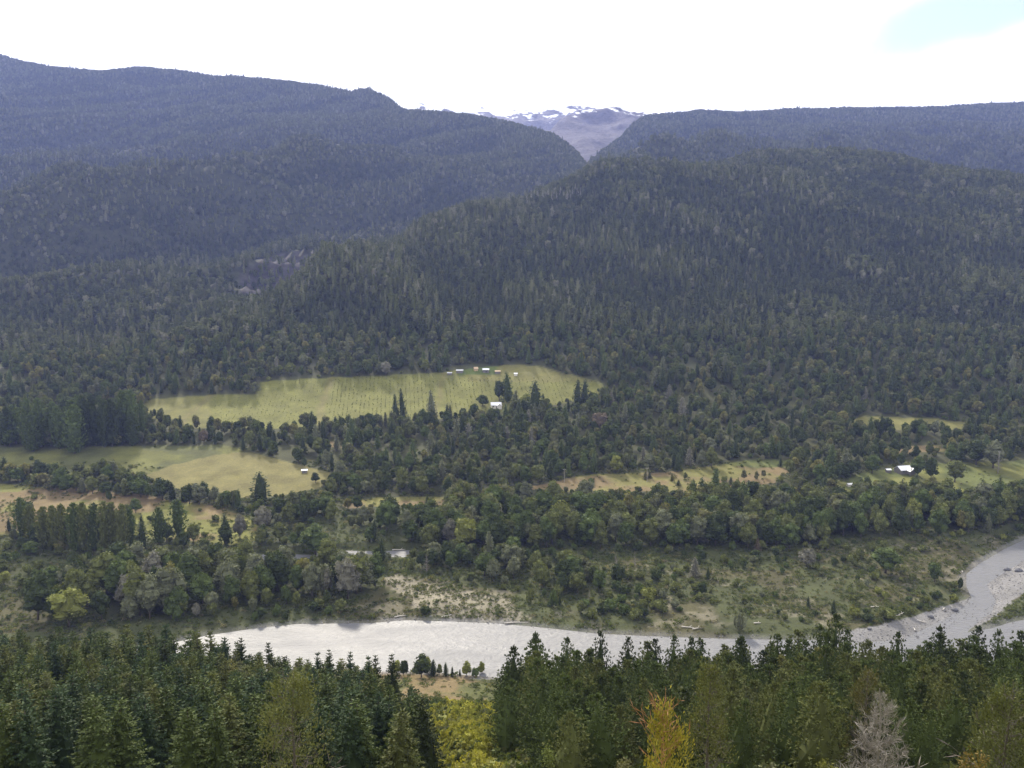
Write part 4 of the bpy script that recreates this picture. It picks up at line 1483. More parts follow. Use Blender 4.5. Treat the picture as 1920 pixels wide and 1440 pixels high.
# ---- labels: how it looks and what it stands by
MARKS = [('terrace field', 700, 742, 430, 45), ('white farmhouse among the trees', 934, 760, 70, 30), ('farm buildings at the top of the terrace field', 900, 694, 60, 12), ('hay field', 450, 885, 170, 40), ('small white shed', 571, 884, 25, 12), ('brown field', 220, 950, 220, 40), ('far poplar stand', 130, 800, 140, 60),
         ('near poplar row', 150, 990, 120, 50), ('two lone poplars', 317, 985, 35, 40), ('pools of the side channel', 600, 1040, 150, 14), ('riverside grove', 400, 1120, 300, 50), ('sandy fan', 850, 1125, 130, 40), ('gravel bar', 1700, 1170, 110, 30), ('river bend', 1840, 1080, 60, 60), ('white-roofed house', 1695, 882, 45, 22),
         ('lawn by the white-roofed house', 1850, 885, 80, 20), ('dry strip in mid valley', 1300, 895, 190, 20), ('pale clearing', 1710, 790, 130, 15), ('rust-red conifer', 1420, 1022, 15, 15), ('tallest pine', 1560, 1170, 20, 30), ('shining river', 700, 1200, 200, 30), ('big dark cypress below the hay field', 490, 915, 25, 35),
         ('small dry strip', 740, 940, 95, 12), ('tall grey-green cypress of the valley wood', 855, 810, 15, 30), ('pinkish brown tree', 1125, 788, 20, 18), ('slender conifer above the sandy fan', 918, 1025, 15, 35), ('broad bushy tree on the flood plain', 1660, 1050, 35, 30), ('far edge of the river', 1250, 1190, 200, 20), ('meadow by the poplars', 250, 865, 200, 30)]


def size_word(t, med):
    return 'small' if t['h'] < 0.78 * med else ('tall' if t['h'] > 1.25 * med else 'middling')


SHAPE = {'broadleaf_tree': ['round', 'upright'], 'cypress_tree': ['slim conical', 'broad conical'], 'shrub': ['low', 'upright'], 'pine_tree': ['bushy', 'slim'], 'fir_tree': ['shaggy', 'slim'], 'poplar_tree': ['columnar', 'columnar']}
NOUN = {'broadleaf_tree': 'tree', 'cypress_tree': 'cypress', 'shrub': 'bush', 'pine_tree': 'pine', 'fir_tree': 'fir', 'poplar_tree': 'poplar'}
CAT = {'broadleaf_tree': 'tree', 'cypress_tree': 'tree', 'shrub': 'bush', 'pine_tree': 'tree', 'fir_tree': 'tree', 'poplar_tree': 'tree'}
GROUP = {'broadleaf_tree': 'broadleaf trees of the valley floor', 'cypress_tree': 'cypresses of the valley floor', 'shrub': 'bushes on open ground', 'pine_tree': 'pines of the near plantation', 'fir_tree': 'firs of the near stand', 'poplar_tree': 'poplars by the fields'}
ORD = ['first', 'second', 'third', 'fourth', 'fifth', 'sixth', 'seventh', 'eighth', 'ninth', 'tenth', 'eleventh', 'twelfth']


def where(t):
    u_, v_ = t['ut'], (t['v'] + t['vt']) / 2
    if t['kind'] == 'poplar_tree':
        return 'in the far stand above the meadow' if t.get('far') else 'by the brown field'
    if t['kind'] in ('pine_tree', 'fir_tree'):
        row = 'front' if t['y'] < 104 else ('second' if t['y'] < 126 else ('middle' if t['y'] < 152 else 'back'))
        zone = [('below the shining river', 400, 760), ('by the gap', 760, 1000), ('left of the orange-twigged sapling', 1000, 1190), ('behind the orange-twigged sapling', 1190, 1300), ('behind the olive cypress', 1300, 1420), ('left of the bare tree', 1420, 1600), ('around the bare grey tree', 1600, 1730), ('at the right edge', 1730, 2200), ('below the riverside grove', 150, 400), ('at the left edge', -400, 150)]
        return row + ' rows ' + next(z_[0] for z_ in zone if z_[1] <= u_ < z_[2])
    if t['kind'] == 'shrub' and t['y'] < 300:
        return ('in the near part of the gap' if t['y'] < 170 else 'in the far part of the gap') + ' between firs and pines'
    best = min(MARKS, key=lambda m: math.hypot(max(0, abs(u_ - m[1]) - m[3]), 2.2 * max(0, abs(v_ - m[2]) - m[4])) + 0.12 * math.hypot(u_ - m[1], v_ - m[2]))
    du, dv = u_ - best[1], v_ - best[2]
    if abs(du) < best[3] and abs(dv) < best[4]:
        return 'at the ' + best[0]
    if abs(du) / (best[3] + 10) > 1.3 * abs(dv) / (best[4] + 10):
        return ('left of the ' if du < 0 else 'right of the ') + best[0]
    return ('beyond the ' if dv < 0 else 'in front of the ') + best[0]


med = {k: np.median([t['h'] for t in chosen if t['kind'] == k] or [1]) for k in LIMIT}
ratio = {k: np.median([t['w'] / t['h'] for t in chosen if t['kind'] == k] or [1]) for k in LIMIT}
auto = {}
for t in chosen:
    if not t['label']:
        k = t['kind']
        broad = t['w'] / t['h'] > ratio[k]
        if k == 'broadleaf_tree':
            sh = 'broad round' if broad else 'upright round'
        elif k == 'shrub':
            sh = 'spreading' if broad else 'upright'
        else:
            sh = SHAPE[k][1] if (broad == (k == 'cypress_tree')) else SHAPE[k][0]
        lab = f"{size_word(t, med[k])} {t['color']} {sh} {NOUN[k]} {where(t)}"
        auto.setdefault(lab, []).append(t)
for lab, ts in auto.items():
    ts.sort(key=lambda t: t['ut'])
    for i, t in enumerate(ts):
        if len(ts) == 1:
            t['label'] = lab
        elif len(ts) == 2:
            t['label'] = ('left one of two: ' if i == 0 else 'right one of two: ') + lab
        elif i == 0:
            t['label'] = 'leftmost ' + lab
        elif i == len(ts) - 1:
            t['label'] = 'rightmost ' + lab
        else:
            t['label'] = (ORD[i] + ' from left, ' if i < 12 else (ORD[len(ts) - 1 - i] + ' from right, ' if len(ts) - 1 - i < 12 else 'middle ')) + lab
        for cut in ('middling ', ' among the trees', ' of the valley wood', ' below the hay field', ' in mid valley', ' between firs and pines', ' at the top of the terrace field', ' above the sandy fan', ' on the flood plain', ' by the white-roofed house', ' in the wood', 'small ', 'slim ', 'broad ', 'round ', ', '):
            if len(t['label'].replace('-', ' ').split()) <= 16:
                break
            t['label'] = t['label'].replace(cut, ' ' if cut == ', ' else '', 1)

PROTO = {'broadleaf_tree': ROUND, 'cypress_tree': CYPRESS, 'shrub': SHRUB, 'pine_tree': PINE, 'fir_tree': FIR, 'poplar_tree': POPLAR}


def place(kind, sh, x, y, z, h, w, color, label, cat, group, rot=0.0):
    crown, trunk, H0, W0 = sh
    r = bpy.data.objects.new(kind, None)
    COL.objects.link(r)
    r.location = (x, y, z)
    r.rotation_euler = (float(rng.normal()) * 0.03, float(rng.normal()) * 0.03, rot)
    r.scale = (w / W0 * float(rng.uniform(0.9, 1.1)), w / W0, h / H0)
    tag(r, label, cat, group)
    c = link('crown', crown, r)
    if color is not None:
        j = rng.uniform(0.88, 1.14)
        j *= {'pine_tree': 0.84, 'fir_tree': 0.78}.get(kind, 1.0)
        c.color = (color[0] * j, color[1] * j, color[2] * j, 1)
    link('trunk', trunk, r)
    return r


for t in chosen:
    lst = PROTO[t['kind']]
    if t['kind'] == 'broadleaf_tree' and t['h'] > 12.5:
        lst = TALLROUND
    place(t['kind'], lst[int(rng.integers(0, len(lst)))], t['x'], t['y'], t['z'], t['h'], t['w'], COLORS[t['color']], t['label'], CAT[t['kind']], GROUP[t['kind']], t['rot'])

# the rest of the valley wood, beyond the limits, in one mass
wood_meshes, base_i = [], {}
for kind, lst in (('broadleaf_tree', ROUND), ('cypress_tree', CYPRESS), ('shrub', SHRUB), ('poplar_tree', POPLAR), ('pine_tree', PINE), ('fir_tree', FIR)):
    base_i[kind] = (len(wood_meshes), len(lst), lst[0][2], lst[0][3])
    for s in lst:
        wood_meshes.append(restuff(s[0], M_wood, 'wood_shape'))
C_wood = proto_collection('wood_tree_shape', wood_meshes)
P, R, S_, I = [], [], [], []
for t in rest:
    b, n, H0, W0 = base_i[t['kind']]
    P.append((t['x'], t['y'], t['z']))
    R.append((0, 0, t['rot']))
    S_.append((t['w'] / W0, t['w'] / W0, t['h'] / H0))
    I.append(b + int(rng.integers(0, n)))
if P:
    stuff('valley_wood', C_wood, P, R, S_, I)

# undergrowth: scrub on the flood plain, tufts in the fields, thicket under the near trees
SCRUBM = [lobed_crown(0.9, 2.4, 6, 60, 0.42, 0.0, False).mesh('scrub', [M_scrub]) for i in range(4)] + [lobed_crown(1.2, 1.9, 5, 60, 0.42, 0.0, False).mesh('scrub', [M_wood]) for i in range(4)]
M_thicket = leaf_mat('thicket_leaves', [(0.0, (0.14, 0.15, 0.04)), (1.0, (0.30, 0.27, 0.055))], 0.3, 0.3)
SCRUBM += [lobed_crown(1.4, 1.7, 5, 80, 0.36, 0.0, False).mesh('thicket', [M_thicket]) for i in range(2)]
C_scrub = proto_collection('scrub_shape', SCRUBM)
P, R, S_, I = [], [], [], []
x, y = jitter_grid(-330, 330, 290, 640, 1.75)
U = 960 + x / y * F
k = (U > -60) & (U < 1980)
x, y = x[k], y[k]
z = H_valley(x, y)
u, v = project(x, y, z)
wu, wv = u + 14 * fbm(x, y, 25, 2, 201), v + 6 * fbm(x, y, 25, 2, 202)
fl = in_poly(wu, wv, FLOOD) | (v > 1030) & (v < 1180) | in_poly(u, v, SPIT)
dr = in_poly(wu, wv, BROWN) | in_poly(wu, wv, MEADOW)
bad = in_poly(u, v, HAY) | in_poly(u, v, GRAVEL) | in_poly(u, v, GRAVEL_R) | in_poly(x, y, RIVER) | in_poly(x, y, SIDE) | (seg_dist(x, y, RIVER) < 2.5)
pr = np.where(fl, 0.62 + 0.9 * fbm(x, y, 18, 3, 301), np.where(dr, 0.08 + 0.5 * fbm(x, y, 24, 3, 302) + 0.12 * (v > 970), np.where(y < 345, 0.16 + 0.2 * (y < 305), 0.45)))
pr = np.where(in_poly(wu, wv, SAND), 0.72 + 1.6 * fbm(x * 0.5 + y * 0.3, y - 0.4 * x, 5, 2, 303), pr)
for p in STRIPS:
    pr = np.where(in_poly(wu, wv, p), 0.05, pr)
k = ~bad & (rng.uniform(size=len(x)) < pr)
for a, b, c, f_ in zip(x[k], y[k], z[k], fl[k]):
    s = rng.uniform(0.35, 1.15) * (1.5 if rng.uniform() < 0.12 else 1)
    P.append((a, b, c - 0.1))
    R.append((0, 0, rng.uniform(0, 6.28)))
    S_.append((s * rng.uniform(0.8, 1.3), s * rng.uniform(0.8, 1.3), s * rng.uniform(0.6, 1.1)))
    I.append(int(rng.integers(0, 4)) if rng.uniform() < 0.75 else int(rng.integers(4, 8)))
x, y = jitter_grid(-140, 150, 70, 292, 2.0)
U = 960 + x / y * F
k = (U > -120) & (U < 2040)
x, y = x[k], y[k]
z = H_valley(x, y)
for a, b, c in zip(x, y, z):
    if rng.uniform() < (0.85 if b < 262 else 0.12):
        s = rng.uniform(0.6, 1.7)
        P.append((a, b, c - 0.1))
        R.append((0, 0, rng.uniform(0, 6.28)))
        S_.append((s, s, s * rng.uniform(0.6, 1.2)))
        inner = 775 < 960 + a / b * F < 935
        I.append(8 + int(rng.integers(0, 2)) if inner and rng.uniform() < 0.75 else (4 + int(rng.integers(0, 4)) if rng.uniform() < 0.7 else int(rng.integers(0, 4))))
stuff('undergrowth', C_scrub, P, R, S_, I)
print('undergrowth', len(P))

# crop rows on the terrace field
x, y = jitter_grid(-320, 90, 720, 900, 1.0)
z = H_valley(x, y)
u, v = project(x, y, z)
rowx = np.abs(((x + 0.12 * y) / 3.6) % 1.0 - 0.5)
k = in_poly(u, v, TERRACE) & (u > 400) & (rowx < 0.16) & (rng.uniform(size=len(x)) < 0.5) & (np.abs(u - (622 - (v - 708) * 0.35)) > 8) & (np.abs(u - 828) > 7) & ~((u > 830) & (v < 708))
k &= (rng.uniform(size=len(x)) < np.where(u > 620, 0.75, 0.3))
x, y, z = x[k], y[k], z[k]
n = len(x)
s = rng.uniform(0.2, 0.45, n)
stuff('crop_rows', proto_collection('crop_shape', [lobed_crown(1.2, 1.6, 3, 30, 0.5, 0.0).mesh('crop', [M_crop]) for i in range(3)]),
      np.stack([x, y, z - 0.05], 1), np.stack([np.zeros(n), np.zeros(n), rng.uniform(0, 6.28, n)], 1), np.stack([s, s, s], 1), rng.integers(0, 3, n))
print('crops', n)

# stones on the shores
M_stone = plain('river_stone', (0.16, 0.155, 0.15), 0.85, 0.35, 1.0)
stone_me = []
for i in range(4):
    g = Geo()
    g.lump((0, 0, 0), (0.5, 0.4, 0.3), 6, 3, 0.25)
    stone_me.append(g.mesh('stone', [M_stone]))
x, y = jitter_grid(-260, 330, 330, 560, 1.1)
z = H_valley(x, y)
u, v = project(x, y, z)
sd = seg_dist(x, y, RIVER)
ins = in_poly(x, y, RIVER)
g_ = in_poly(u, v, GRAVEL) | in_poly(u, v, GRAVEL_R)
k = (u > 330) & (u < 1960) & ((~ins & (sd < 4) & (rng.uniform(size=len(x)) < 0.5)) | (g_ & (rng.uniform(size=len(x)) < 0.30)) | (in_poly(u, v, SAND) & (rng.uniform(size=len(x)) < 0.08)) | (ins & (sd < 1.5) & (rng.uniform(size=len(x)) < 0.10)))
x, y, z = x[k], y[k], z[k]
n = len(x)
s = rng.uniform(0.25, 0.9, n) * np.where(rng.uniform(size=n) < 0.05, 2.0, 1.0)
stuff('stones', proto_collection('stone_shape', stone_me), np.stack([x, y, np.maximum(z, -0.05)], 1), rng.uniform(-0.3, 6, (n, 3)), np.stack([s, s, s], 1), rng.integers(0, 4, n))
print('stones', n)

# ------------------------------------------------------------------ near trees with a look of their own
_seq = 0


def near_tree(name, u0, vt, Y_, wpx, build, label, cat='tree', dz=0.0):
    x_ = float((col_U(u0, vt) - 960) / F * Y_)
    z = hz(x_, Y_) - 0.2
    h = EYE + float(slope_v(vt)) * Y_ - z
    ppm = F / (Y_ * math.cos(PITCH) + (EYE - z - h * 0.6) * math.sin(PITCH))
    w = wpx / ppm
    r = bpy.data.objects.new(name, None)
    COL.objects.link(r)
    r.location = (x_, Y_, z)
    tag(r, label, cat)
    build(r, h, w)
    return r


def part(name, g, mats, parent, color=None, smooth=False):
    o = link(name, g.mesh(name, mats, smooth), parent)
    if color:
        o.color = (*color, 1)
    return o


def ragged(color, density=1.0, grey=0.5, twigs=10):
    def b(r, h, w):
        part('trunk', trunk_geo(h * 0.97, 0.2, 0.25), [M_bark], r)
        part('branches', twiggy(h, w * 0.82, 60, twigs, 0.10, 0.35, 0.05, 0, 0.012, 0.55), [M_bark], r)
        g = Geo()
        nl = int(70 * density)
        for i in range(nl):
            t = rng.uniform(0.02, 0.97)
            a = rng.uniform(0, 6.28)
            rr = w * 0.5 * ((1 - t) ** 0.6 * 0.95 + 0.10) * rng.uniform(0.35, 1.0)
            c = np.array([rr * math.cos(a), rr * math.sin(a), h * t])
            k = 60
            d = rng.normal(size=(k, 3))
            P_ = c + d * np.array([0.36, 0.36, 0.42]) * (0.8 + 0.5 * (1 - t))
            D_ = np.array([math.cos(a) * 0.5, math.sin(a) * 0.5, 0.7]) + rng.normal(size=(k, 3)) * 0.5
            g.leaves(P_, D_, rng.uniform(0.16, 0.34, k), rng.uniform(0.07, 0.14, k))
        part('crown', g, [M_leaf], r, color)
    return b


def bare(r, h, w):
    part('trunk', trunk_geo(h, 0.16, 0.2), [M_dead], r)
    part('branches', twiggy(h, w, 110, 42, 0.09, 0.35, 0.03, 0, 0.003, 0.75), [M_dead], r)


def orange_sapling(r, h, w):
    part('trunk', trunk_geo(h * 0.8, 0.13, 0.2), [M_orange_bark], r)
    g = twiggy(h, w * 1.15, 26, 6, 0.14, 0.9, 0.55, 0, 0.022, 0.35)
    part('branches', g, [M_orange_bark], r)
    g = Geo()
    for i in range(75):
        t = rng.uniform(0.05, 0.92)
        a = rng.uniform(0, 6.28)
        rr = w * 0.5 * np.interp(t, [0, 0.5, 0.75, 0.9], [0.95, 1.0, 0.7, 0.3]) * rng.uniform(0.2, 1.0)
        c = np.array([rr * math.cos(a), rr * math.sin(a), h * t])
        k = 55
        P_ = c + rng.normal(size=(k, 3)) * np.array([0.22, 0.22, 0.42])
        D_ = np.array([math.cos(a) * 0.25, math.sin(a) * 0.25, 1.0]) + rng.normal(size=(k, 3)) * 0.35
        g.leaves(P_, D_, rng.uniform(0.18, 0.4, k), rng.uniform(0.06, 0.12, k))
    part('crown', g, [M_leaf], r, (0.235, 0.200, 0.032))


near_tree('cypress_tree', 545, 1250, 70, 205, ragged((0.112, 0.118, 0.042), 2.1), 'ragged olive-brown cypress with grey twigs standing in front of the firs')
near_tree('cypress_tree', 1332, 1244, 74, 118, ragged((0.095, 0.100, 0.032), 1.3), 'olive cypress with lichen-grey lower branches beside the orange-twigged sapling')
near_tree('cypress_tree', 1895, 1288, 62, 190, ragged((0.082, 0.090, 0.030), 1.8), 'broad olive-brown conifer at the right edge, right of the bare tree')
near_tree('cypress_tree', 1628, 1252, 84, 90, ragged((0.085, 0.078, 0.030), 0.7), 'thin yellowish conifer just behind the bare grey tree')
near_tree('dead_tree', 1655, 1292, 64, 128, bare, 'bare grey twiggy tree standing before the dark pines')
near_tree('broadleaf_tree', 1245, 1312, 56, 120, orange_sapling, 'yellow-leaved sapling with bare orange twigs at its top, at the bottom edge')


def small_bush(color, n=24):
    def b(r, h, w):
        part('stem', trunk_geo(h * 0.6, 0.06, 0.1), [M_bark], r)
        g = Geo()
        for i in range(n):
            t = rng.uniform(0.1, 0.95)
            a = rng.uniform(0, 6.28)
            rr = w * 0.5 * math.sqrt(max(0.05, 1 - t * t)) * rng.uniform(0.2, 1)
            k = 50
            P_ = np.array([rr * math.cos(a), rr * math.sin(a), h * t]) + rng.normal(size=(k, 3)) * 0.2
            g.leaves(P_, rng.normal(size=(k, 3)) + np.array([0, 0, 0.6]), rng.uniform(0.12, 0.26, k), rng.uniform(0.08, 0.14, k))
        part('crown', g, [M_leaf], r, color)
    return b


near_tree('shrub', 1165, 1418, 62, 60, small_bush((0.13, 0.125, 0.06)), 'pale green bush at the bottom edge, left of the orange-twigged sapling', 'bush')
near_tree('shrub', 1030, 1402, 78, 40, small_bush((0.11, 0.13, 0.035)), 'bright green small bush under the pines at the bottom edge', 'bush')
near_tree('shrub', 1550, 1424, 64, 60, small_bush((0.12, 0.12, 0.03)), 'yellow-green bush top at the bottom edge, left of the bare tree', 'bush')
near_tree('shrub', 1830, 1412, 56, 90, small_bush((0.14, 0.10, 0.03), 40), 'brownish yellow bush at the foot of the broad olive conifer', 'bush')


def arching(r, h, w):
    part('stem', trunk_geo(h * 0.8, 0.05, 0.1), [M_pale_bark], r)
    g = Geo()
    for i in range(9):
        a = rng.uniform(-0.5, 1.0)
        s0 = np.array([0, 0, h * 0.75])
        ln = rng.uniform(0.5, 1.0) * w
        pts = [s0 + np.array([math.cos(a) * ln * f, math.sin(a) * ln * 0.4 * f, ln * (1.1 * f - 1.25 * f * f)]) for f in (0, 0.25, 0.5, 0.75, 1)]
        g.tube(pts, [0.03, 0.028, 0.024, 0.018, 0.008], 4)
    part('branches', g, [M_pale_bark], r)


near_tree('sapling', 262, 1416, 50, 34, arching, 'pale arching bare shoots poking up among the dark firs at the bottom edge', 'sapling')

# dead and pale-trunked trees
for i in range(22):
    u0 = 985 + i * 5.0 + rng.uniform(-2, 2)
    v0 = 384 - (u0 - 985) * 0.10 + rng.uniform(-6, 4)
    X_, Y_, Z_ = ground_at(u0, v0, 1000, 1900)
    h = rng.uniform(15, 22)
    place('dead_tree', DEAD[i % 3], X_, Y_, Z_ - 0.5, h, h * 0.22, None, (('leftmost' if i == 0 else ORD[i] + ' from left') if i < 11 else ('rightmost' if i == 21 else ORD[21 - i] + ' from right')) + ' white-trunked dead tree in the pale row on the hill crest', 'tree', 'white dead trunks on the hill crest', rng.uniform(0, 6))
for u0, v0, hp, lab in ((800, 1075, 40, 'grey dead tree at the upper end of the wood above the sandy fan'), (1155, 1065, 30, 'grey dead tree on the flood plain beyond the wood'), (1190, 1062, 28, 'second grey dead tree on the flood plain, nearer the thin silvery conifer'), (1870, 888, 40, 'pale dead trunk at the end of the lawn'), (1105, 1130, 26, 'small grey snag at the lower edge of the wood')):
    X_, Y_, Z_ = ground_at(u0, v0, 300)
    h = hp / F * Y_
    place('dead_tree', GREYDEAD[int(rng.integers(0, 2))], X_, Y_, Z_ - 0.3, h, h * 0.4, None, lab, 'tree', 'dead trees of the valley floor', rng.uniform(0, 6))

# driftwood
for u0, v0, lpx, ang, lab in ((752, 1158, 26, 0.35, 'slanting grey driftwood log on the shore left of the sandy fan'), (838, 1156, 22, 0.5, 'forked grey driftwood at the foot of the sandy fan'), (968, 1170, 46, 0.05, 'long pale log lying along the shore below the sandy fan'), (1290, 1178, 24, -0.2, 'white driftwood at the left of the pile on the far bank'), (1308, 1180, 22, 0.3, 'white driftwood at the right of the pile on the far bank'),
                              (1420, 1170, 14, 0.1, 'short pale log on the flood plain above the narrowing river'), (1676, 1158, 26, 0.2, 'pale log among driftwood at the upper edge of the gravel bar'), (1690, 1152, 20, 0.7, 'leaning pale log on the driftwood pile of the gravel bar'), (1728, 1166, 18, -0.6, 'short white log lying in the middle of the gravel bar'), (1714, 1182, 12, 1.3, 'stubby grey log at the lower side of the gravel bar'),
                              (1803, 1072, 14, 1.3, 'white log standing on the edge of the bank at the river bend'), (1640, 1140, 16, 0.1, 'pale log in the grass beyond the gravel bar'), (1770, 1143, 14, 0.9, 'weathered log near the water side of the gravel bar'), (655, 1035, 20, 0.0, 'pale log on the shore of the side channel'), (748, 1032, 26, 0.1, 'long pale log beyond the right pool of the side channel')):
    X_, Y_, Z_ = ground_at(u0, v0, 300)
    ln = lpx / F * Y_
    g = Geo()
    n = 6
    bend = rng.uniform(-0.08, 0.08) * ln
    pts = [(ln * (i / (n - 1) - 0.5), bend * math.sin(math.pi * i / (n - 1)), 0.25 + 0.15 * math.sin(ang) * i / n) for i in range(n)]
    g.tube(pts, [0.30, 0.28, 0.26, 0.22, 0.18, 0.1], 7)
    g.tube([pts[3], (pts[3][0] + 0.12 * ln, pts[3][1] + 0.16 * ln, 0.6), (pts[3][0] + 0.2 * ln, pts[3][1] + 0.24 * ln, 0.85)], [0.13, 0.1, 0.04], 5)
    g.tube([pts[1], (pts[1][0] + 0.05 * ln, pts[1][1] - 0.12 * ln, 0.5)], [0.12, 0.05], 5)
    o = link('driftwood_log', g.mesh('driftwood_log', [M_drift], True))
    o.location = (X_, Y_, max(Z_, 0.0) + 0.05)
    o.rotation_euler = (0, 0, ang)
    tag(o, lab, 'log', 'driftwood logs')

# boulders on the gravel
for u0, v0, spx, lab in ((1888, 1070, 14, 'dark boulder in the grey shallows at the river bend'), (1910, 1072, 16, 'larger dark boulder nearest the frame edge at the river bend'), (1745, 1158, 13, 'bluish boulder in the middle of the gravel bar'), (1790, 1146, 14, 'dark boulder heap near the top of the gravel bar'), (1630, 1180, 9, 'dark stone at the lower left of the gravel bar')):
    X_, Y_, Z_ = ground_at(u0, v0, 300)
    s = spx / F * Y_ / 2
    g = Geo()
    g.lump((0, 0, 0), (s, s * 0.8, s * 0.55), 9, 6, 0.14)
    o = link('boulder', g.mesh('boulder', [plain('boulder_rock', (0.10, 0.10, 0.11), 0.9, 0.3, 1.0)], True))
    o.location = (X_, Y_, max(Z_, 0) + s * 0.2)
    tag(o, lab, 'rock', 'boulders on the gravel')

# ------------------------------------------------------------------ buildings
M_white = plain('white_sheet_roof', (0.62, 0.62, 0.65), 0.45, 0.04, 1.0)
M_wallw = plain('weathered_board', (0.15, 0.14, 0.135), 0.85, 0.2, 1.0)
M_walll = plain('pale_wall', (0.55, 0.52, 0.47), 0.85, 0.1, 1.0)
M_dark = plain('dark_opening', (0.03, 0.03, 0.035), 0.3, 0.1, 1.0)
M_tan = plain('tan_roof', (0.42, 0.31, 0.20), 0.8, 0.15, 1.0)
M_greyroof = plain('grey_roof', (0.45, 0.45, 0.46), 0.6, 0.1, 1.0)


def gable(L_, W_, hw, hr, over=0.4, th=0.12):
    """Pitched roof, ridge along x: two slabs."""
    out = []
    for s in (-1, 1):
        e = np.array([[-L_ / 2 - over, s * (W_ / 2 + over), hw - hr * over / (W_ / 2)], [L_ / 2 + over, s * (W_ / 2 + over), hw - hr * over / (W_ / 2)], [L_ / 2 + over, 0, hw + hr], [-L_ / 2 - over, 0, hw + hr]])
        g = Geo()
        up = np.array([0, 0, th])
        V = np.concatenate([e, e + up])
        f = [(0, 3, 2, 1), (4, 5, 6, 7), (0, 1, 5, 4), (1, 2, 6, 5), (2, 3, 7, 6), (3, 0, 4, 7)]
        g.add(V, f if s < 0 else [q[::-1] for q in f])
        out.append(g)
    return out


def walls(L_, W_, hw, hr):
    g = Geo()
    a, b = L_ / 2, W_ / 2
    V = [(-a, -b, -0.5), (a, -b, -0.5), (a, b, -0.5), (-a, b, -0.5), (-a, -b, hw), (a, -b, hw), (a, b, hw), (-a, b, hw), (-a, 0, hw + hr), (a, 0, hw + hr)]
    g.add(V, [(0, 1, 5, 4), (2, 3, 7, 6), (1, 2, 6, 9, 5), (3, 0, 4, 8, 7), (0, 3, 2, 1)])
    return g


def house(name, u0, v0, L_, W_, hw, hr, rz, roof, wall, label, cat='house', wing=None, windows=2):
    X_, Y_, Z_ = ground_at(u0, v0, 300)
    r = bpy.data.objects.new(name, None)
    COL.objects.link(r)
    r.location = (X_, Y_, Z_)
    r.rotation_euler = (0, 0, rz)
    tag(r, label, cat)
    part('wall', walls(L_, W_, hw, hr), [wall], r)
    for g in gable(L_, W_, hw, hr):
        part('roof_panel', g, [roof], r)
    if windows:
        g = Geo()
        g.box((L_ * 0.05, -W_ / 2 - 0.03, 1.0), (1.0, 0.08, 2.0))
        part('door', g, [M_dark], r)
    for i in range(windows):
        g = Geo()
        g.box((-L_ * 0.3 + i * L_ * 0.6, -W_ / 2 - 0.03, hw * 0.6), (1.1, 0.08, 0.9))
        part('window', g, [M_dark], r)
    if wing:
        wl, ww, wx, wy = wing
        g = walls(wl, ww, hw * 0.95, hr * 0.8)
        gs = gable(wl, ww, hw * 0.95, hr * 0.8)
        o = part('wing_wall', g, [wall], r)
        o.location = (wx, wy, 0)
        o.rotation_euler = (0, 0, math.pi / 2)
        for g in gs:
            o = part('wing_roof_panel', g, [roof], r)
            o.location = (wx, wy, 0)
            o.rotation_euler = (0, 0, math.pi / 2)
    return r


house('house', 1695, 886, 10.5, 7.5, 2.6, 2.2, 0.25, M_white, M_wallw, 'house with a bright white sheet roof beside the lawn in mid valley', 'house', (6.5, 5.5, 2.2, -4.0))
house('shed', 1665, 886, 3.0, 2.4, 2.0, 0.5, 0.1, M_white, M_wallw, 'little pale-roofed shed left of the white-roofed house', 'shed', None, 0)
house('farmhouse', 930, 765, 8.5, 6.0, 2.8, 2.0, 0.1, M_white, M_walll, 'white-roofed farmhouse half hidden by trees below the terrace field', 'house', (5.0, 4.0, 2.6, -2.8))
house('shed', 963, 762, 3.0, 2.2, 2.2, 0.6, 0.0, M_white, M_walll, 'tiny white outbuilding right of the farmhouse among the trees', 'shed', None, 0)
house('barn', 911, 698, 5.6, 3.6, 2.4, 1.1, 0.0, M_white, M_wallw, 'barn with white roof and dark walls at the top of the terrace field', 'barn', None, 2)
house('shed', 967, 704, 2.8, 2.2, 1.7, 0.6, 0.0, M_white, M_walll, 'small white shed alone in the upper right of the terrace field', 'shed', None, 0)
house('shed', 862, 699, 6.0, 3.0, 2.0, 0.7, 0.0, M_greyroof, M_wallw, 'low grey-roofed shed left of the barn at the top of the terrace field', 'shed', None, 0)
house('shed', 843, 703, 4.0, 2.4, 1.7, 0.5, 0.0, M_greyroof, M_wallw, 'lowest grey shed at the left end of the farm buildings', 'shed', None, 0)
house('hut', 892, 695, 3.4, 3.0, 2.0, 1.2, 0.4, M_tan, M_tan, 'tan hut just left of the barn', 'hut', None, 0)
house('hut', 933, 700, 4.6, 3.4, 1.8, 0.8, 0.1, M_tan, M_wallw, 'brown hut right of the barn by the field corner', 'hut', None, 0)
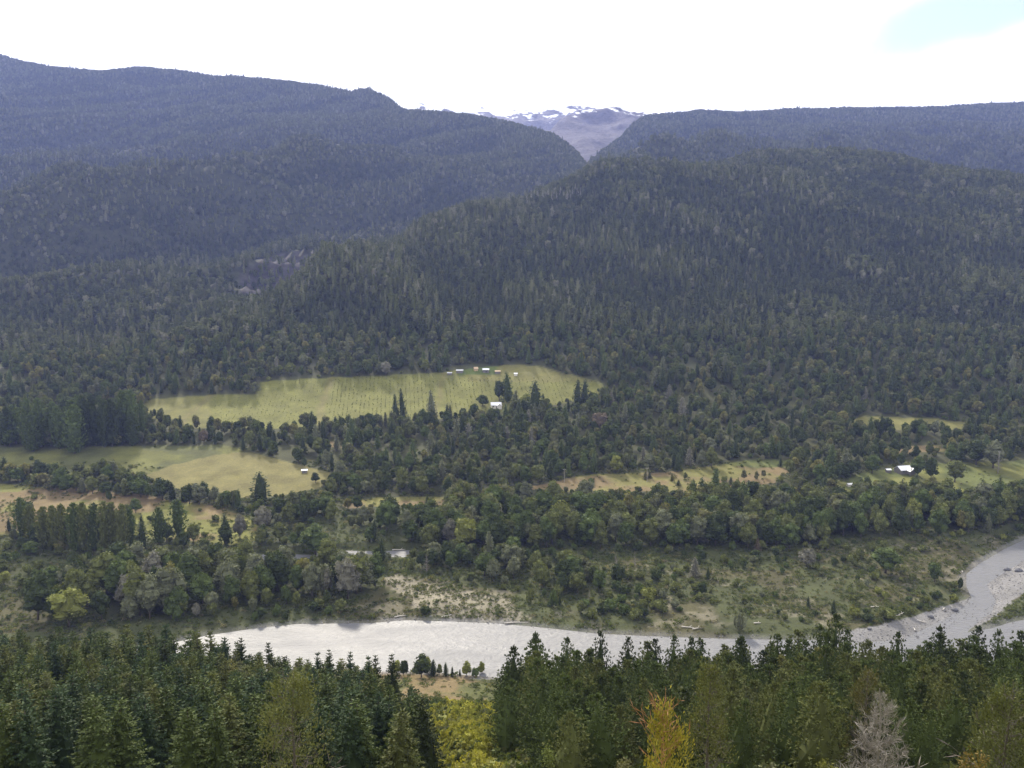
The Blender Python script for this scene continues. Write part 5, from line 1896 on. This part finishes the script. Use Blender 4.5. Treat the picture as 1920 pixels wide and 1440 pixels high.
house('shed', 571, 887, 3.6, 2.6, 1.8, 0.6, 0.25, M_white, M_wallw, 'small white shed at the tip of the hay field', 'shed', None, 0)
house('shed', 1593, 912, 3.4, 2.4, 1.5, 0.5, 0.2, M_greyroof, M_walll, 'low pale hut in the clearing left of the white-roofed house', 'shed', None, 0)
house('shed', 1624, 912, 2.4, 1.8, 1.3, 0.4, -0.2, M_white, M_walll, 'tiny white hut in the clearing, nearer the white-roofed house', 'shed', None, 0)

# utility poles
for u0, v0, hp, lab in ((1213, 905, 30, 'thin utility pole in the dry strip of mid valley'), (1058, 905, 28, 'thin utility pole left of the dry strip'), (897, 912, 26, 'thin utility pole at the edge of the valley wood'), (1871, 888, 44, 'utility pole with white insulators at the end of the lawn')):
    X_, Y_, Z_ = ground_at(u0, v0, 300)
    h = hp / F * Y_
    r = bpy.data.objects.new('utility_pole', None)
    COL.objects.link(r)
    r.location = (X_, Y_, Z_ - 0.4)
    tag(r, lab, 'pole', 'utility poles')
    g = Geo()
    g.tube([(0, 0, 0), (0, 0, h * 0.5), (0, 0, h)], [0.17, 0.14, 0.11], 6)
    part('pole', g, [M_pale_bark], r)
    g = Geo()
    g.box((0, 0, h - 0.5), (1.9, 0.12, 0.14))
    part('crossarm', g, [M_pale_bark], r)
    for sx in (-0.8, 0.0, 0.8):
        g = Geo()
        g.tube([(sx, 0, h - 0.43), (sx, 0, h - 0.2)], [0.09, 0.06], 6)
        part('insulator', g, [M_white], r)

# ------------------------------------------------------------------ haze
g = Geo()
g.box((0, 3200, 680), (18000, 7440, 1380))
m, t_ = new_mat('haze')
out = N(t_, 'ShaderNodeOutputMaterial')
pv = N(t_, 'ShaderNodeVolumePrincipled', ins={'Density': HAZE_DENSITY, 'Anisotropy': 0.2})
pv.inputs['Color'].default_value = (*HAZE_COLOR, 1)
L(t_, pv.outputs[0], out.inputs['Volume'])
if HAZE_DENSITY > 0:
    o = link('haze', g.mesh('haze', [m]))
    tag(o, kind='stuff')
print('objects', len(bpy.data.objects))
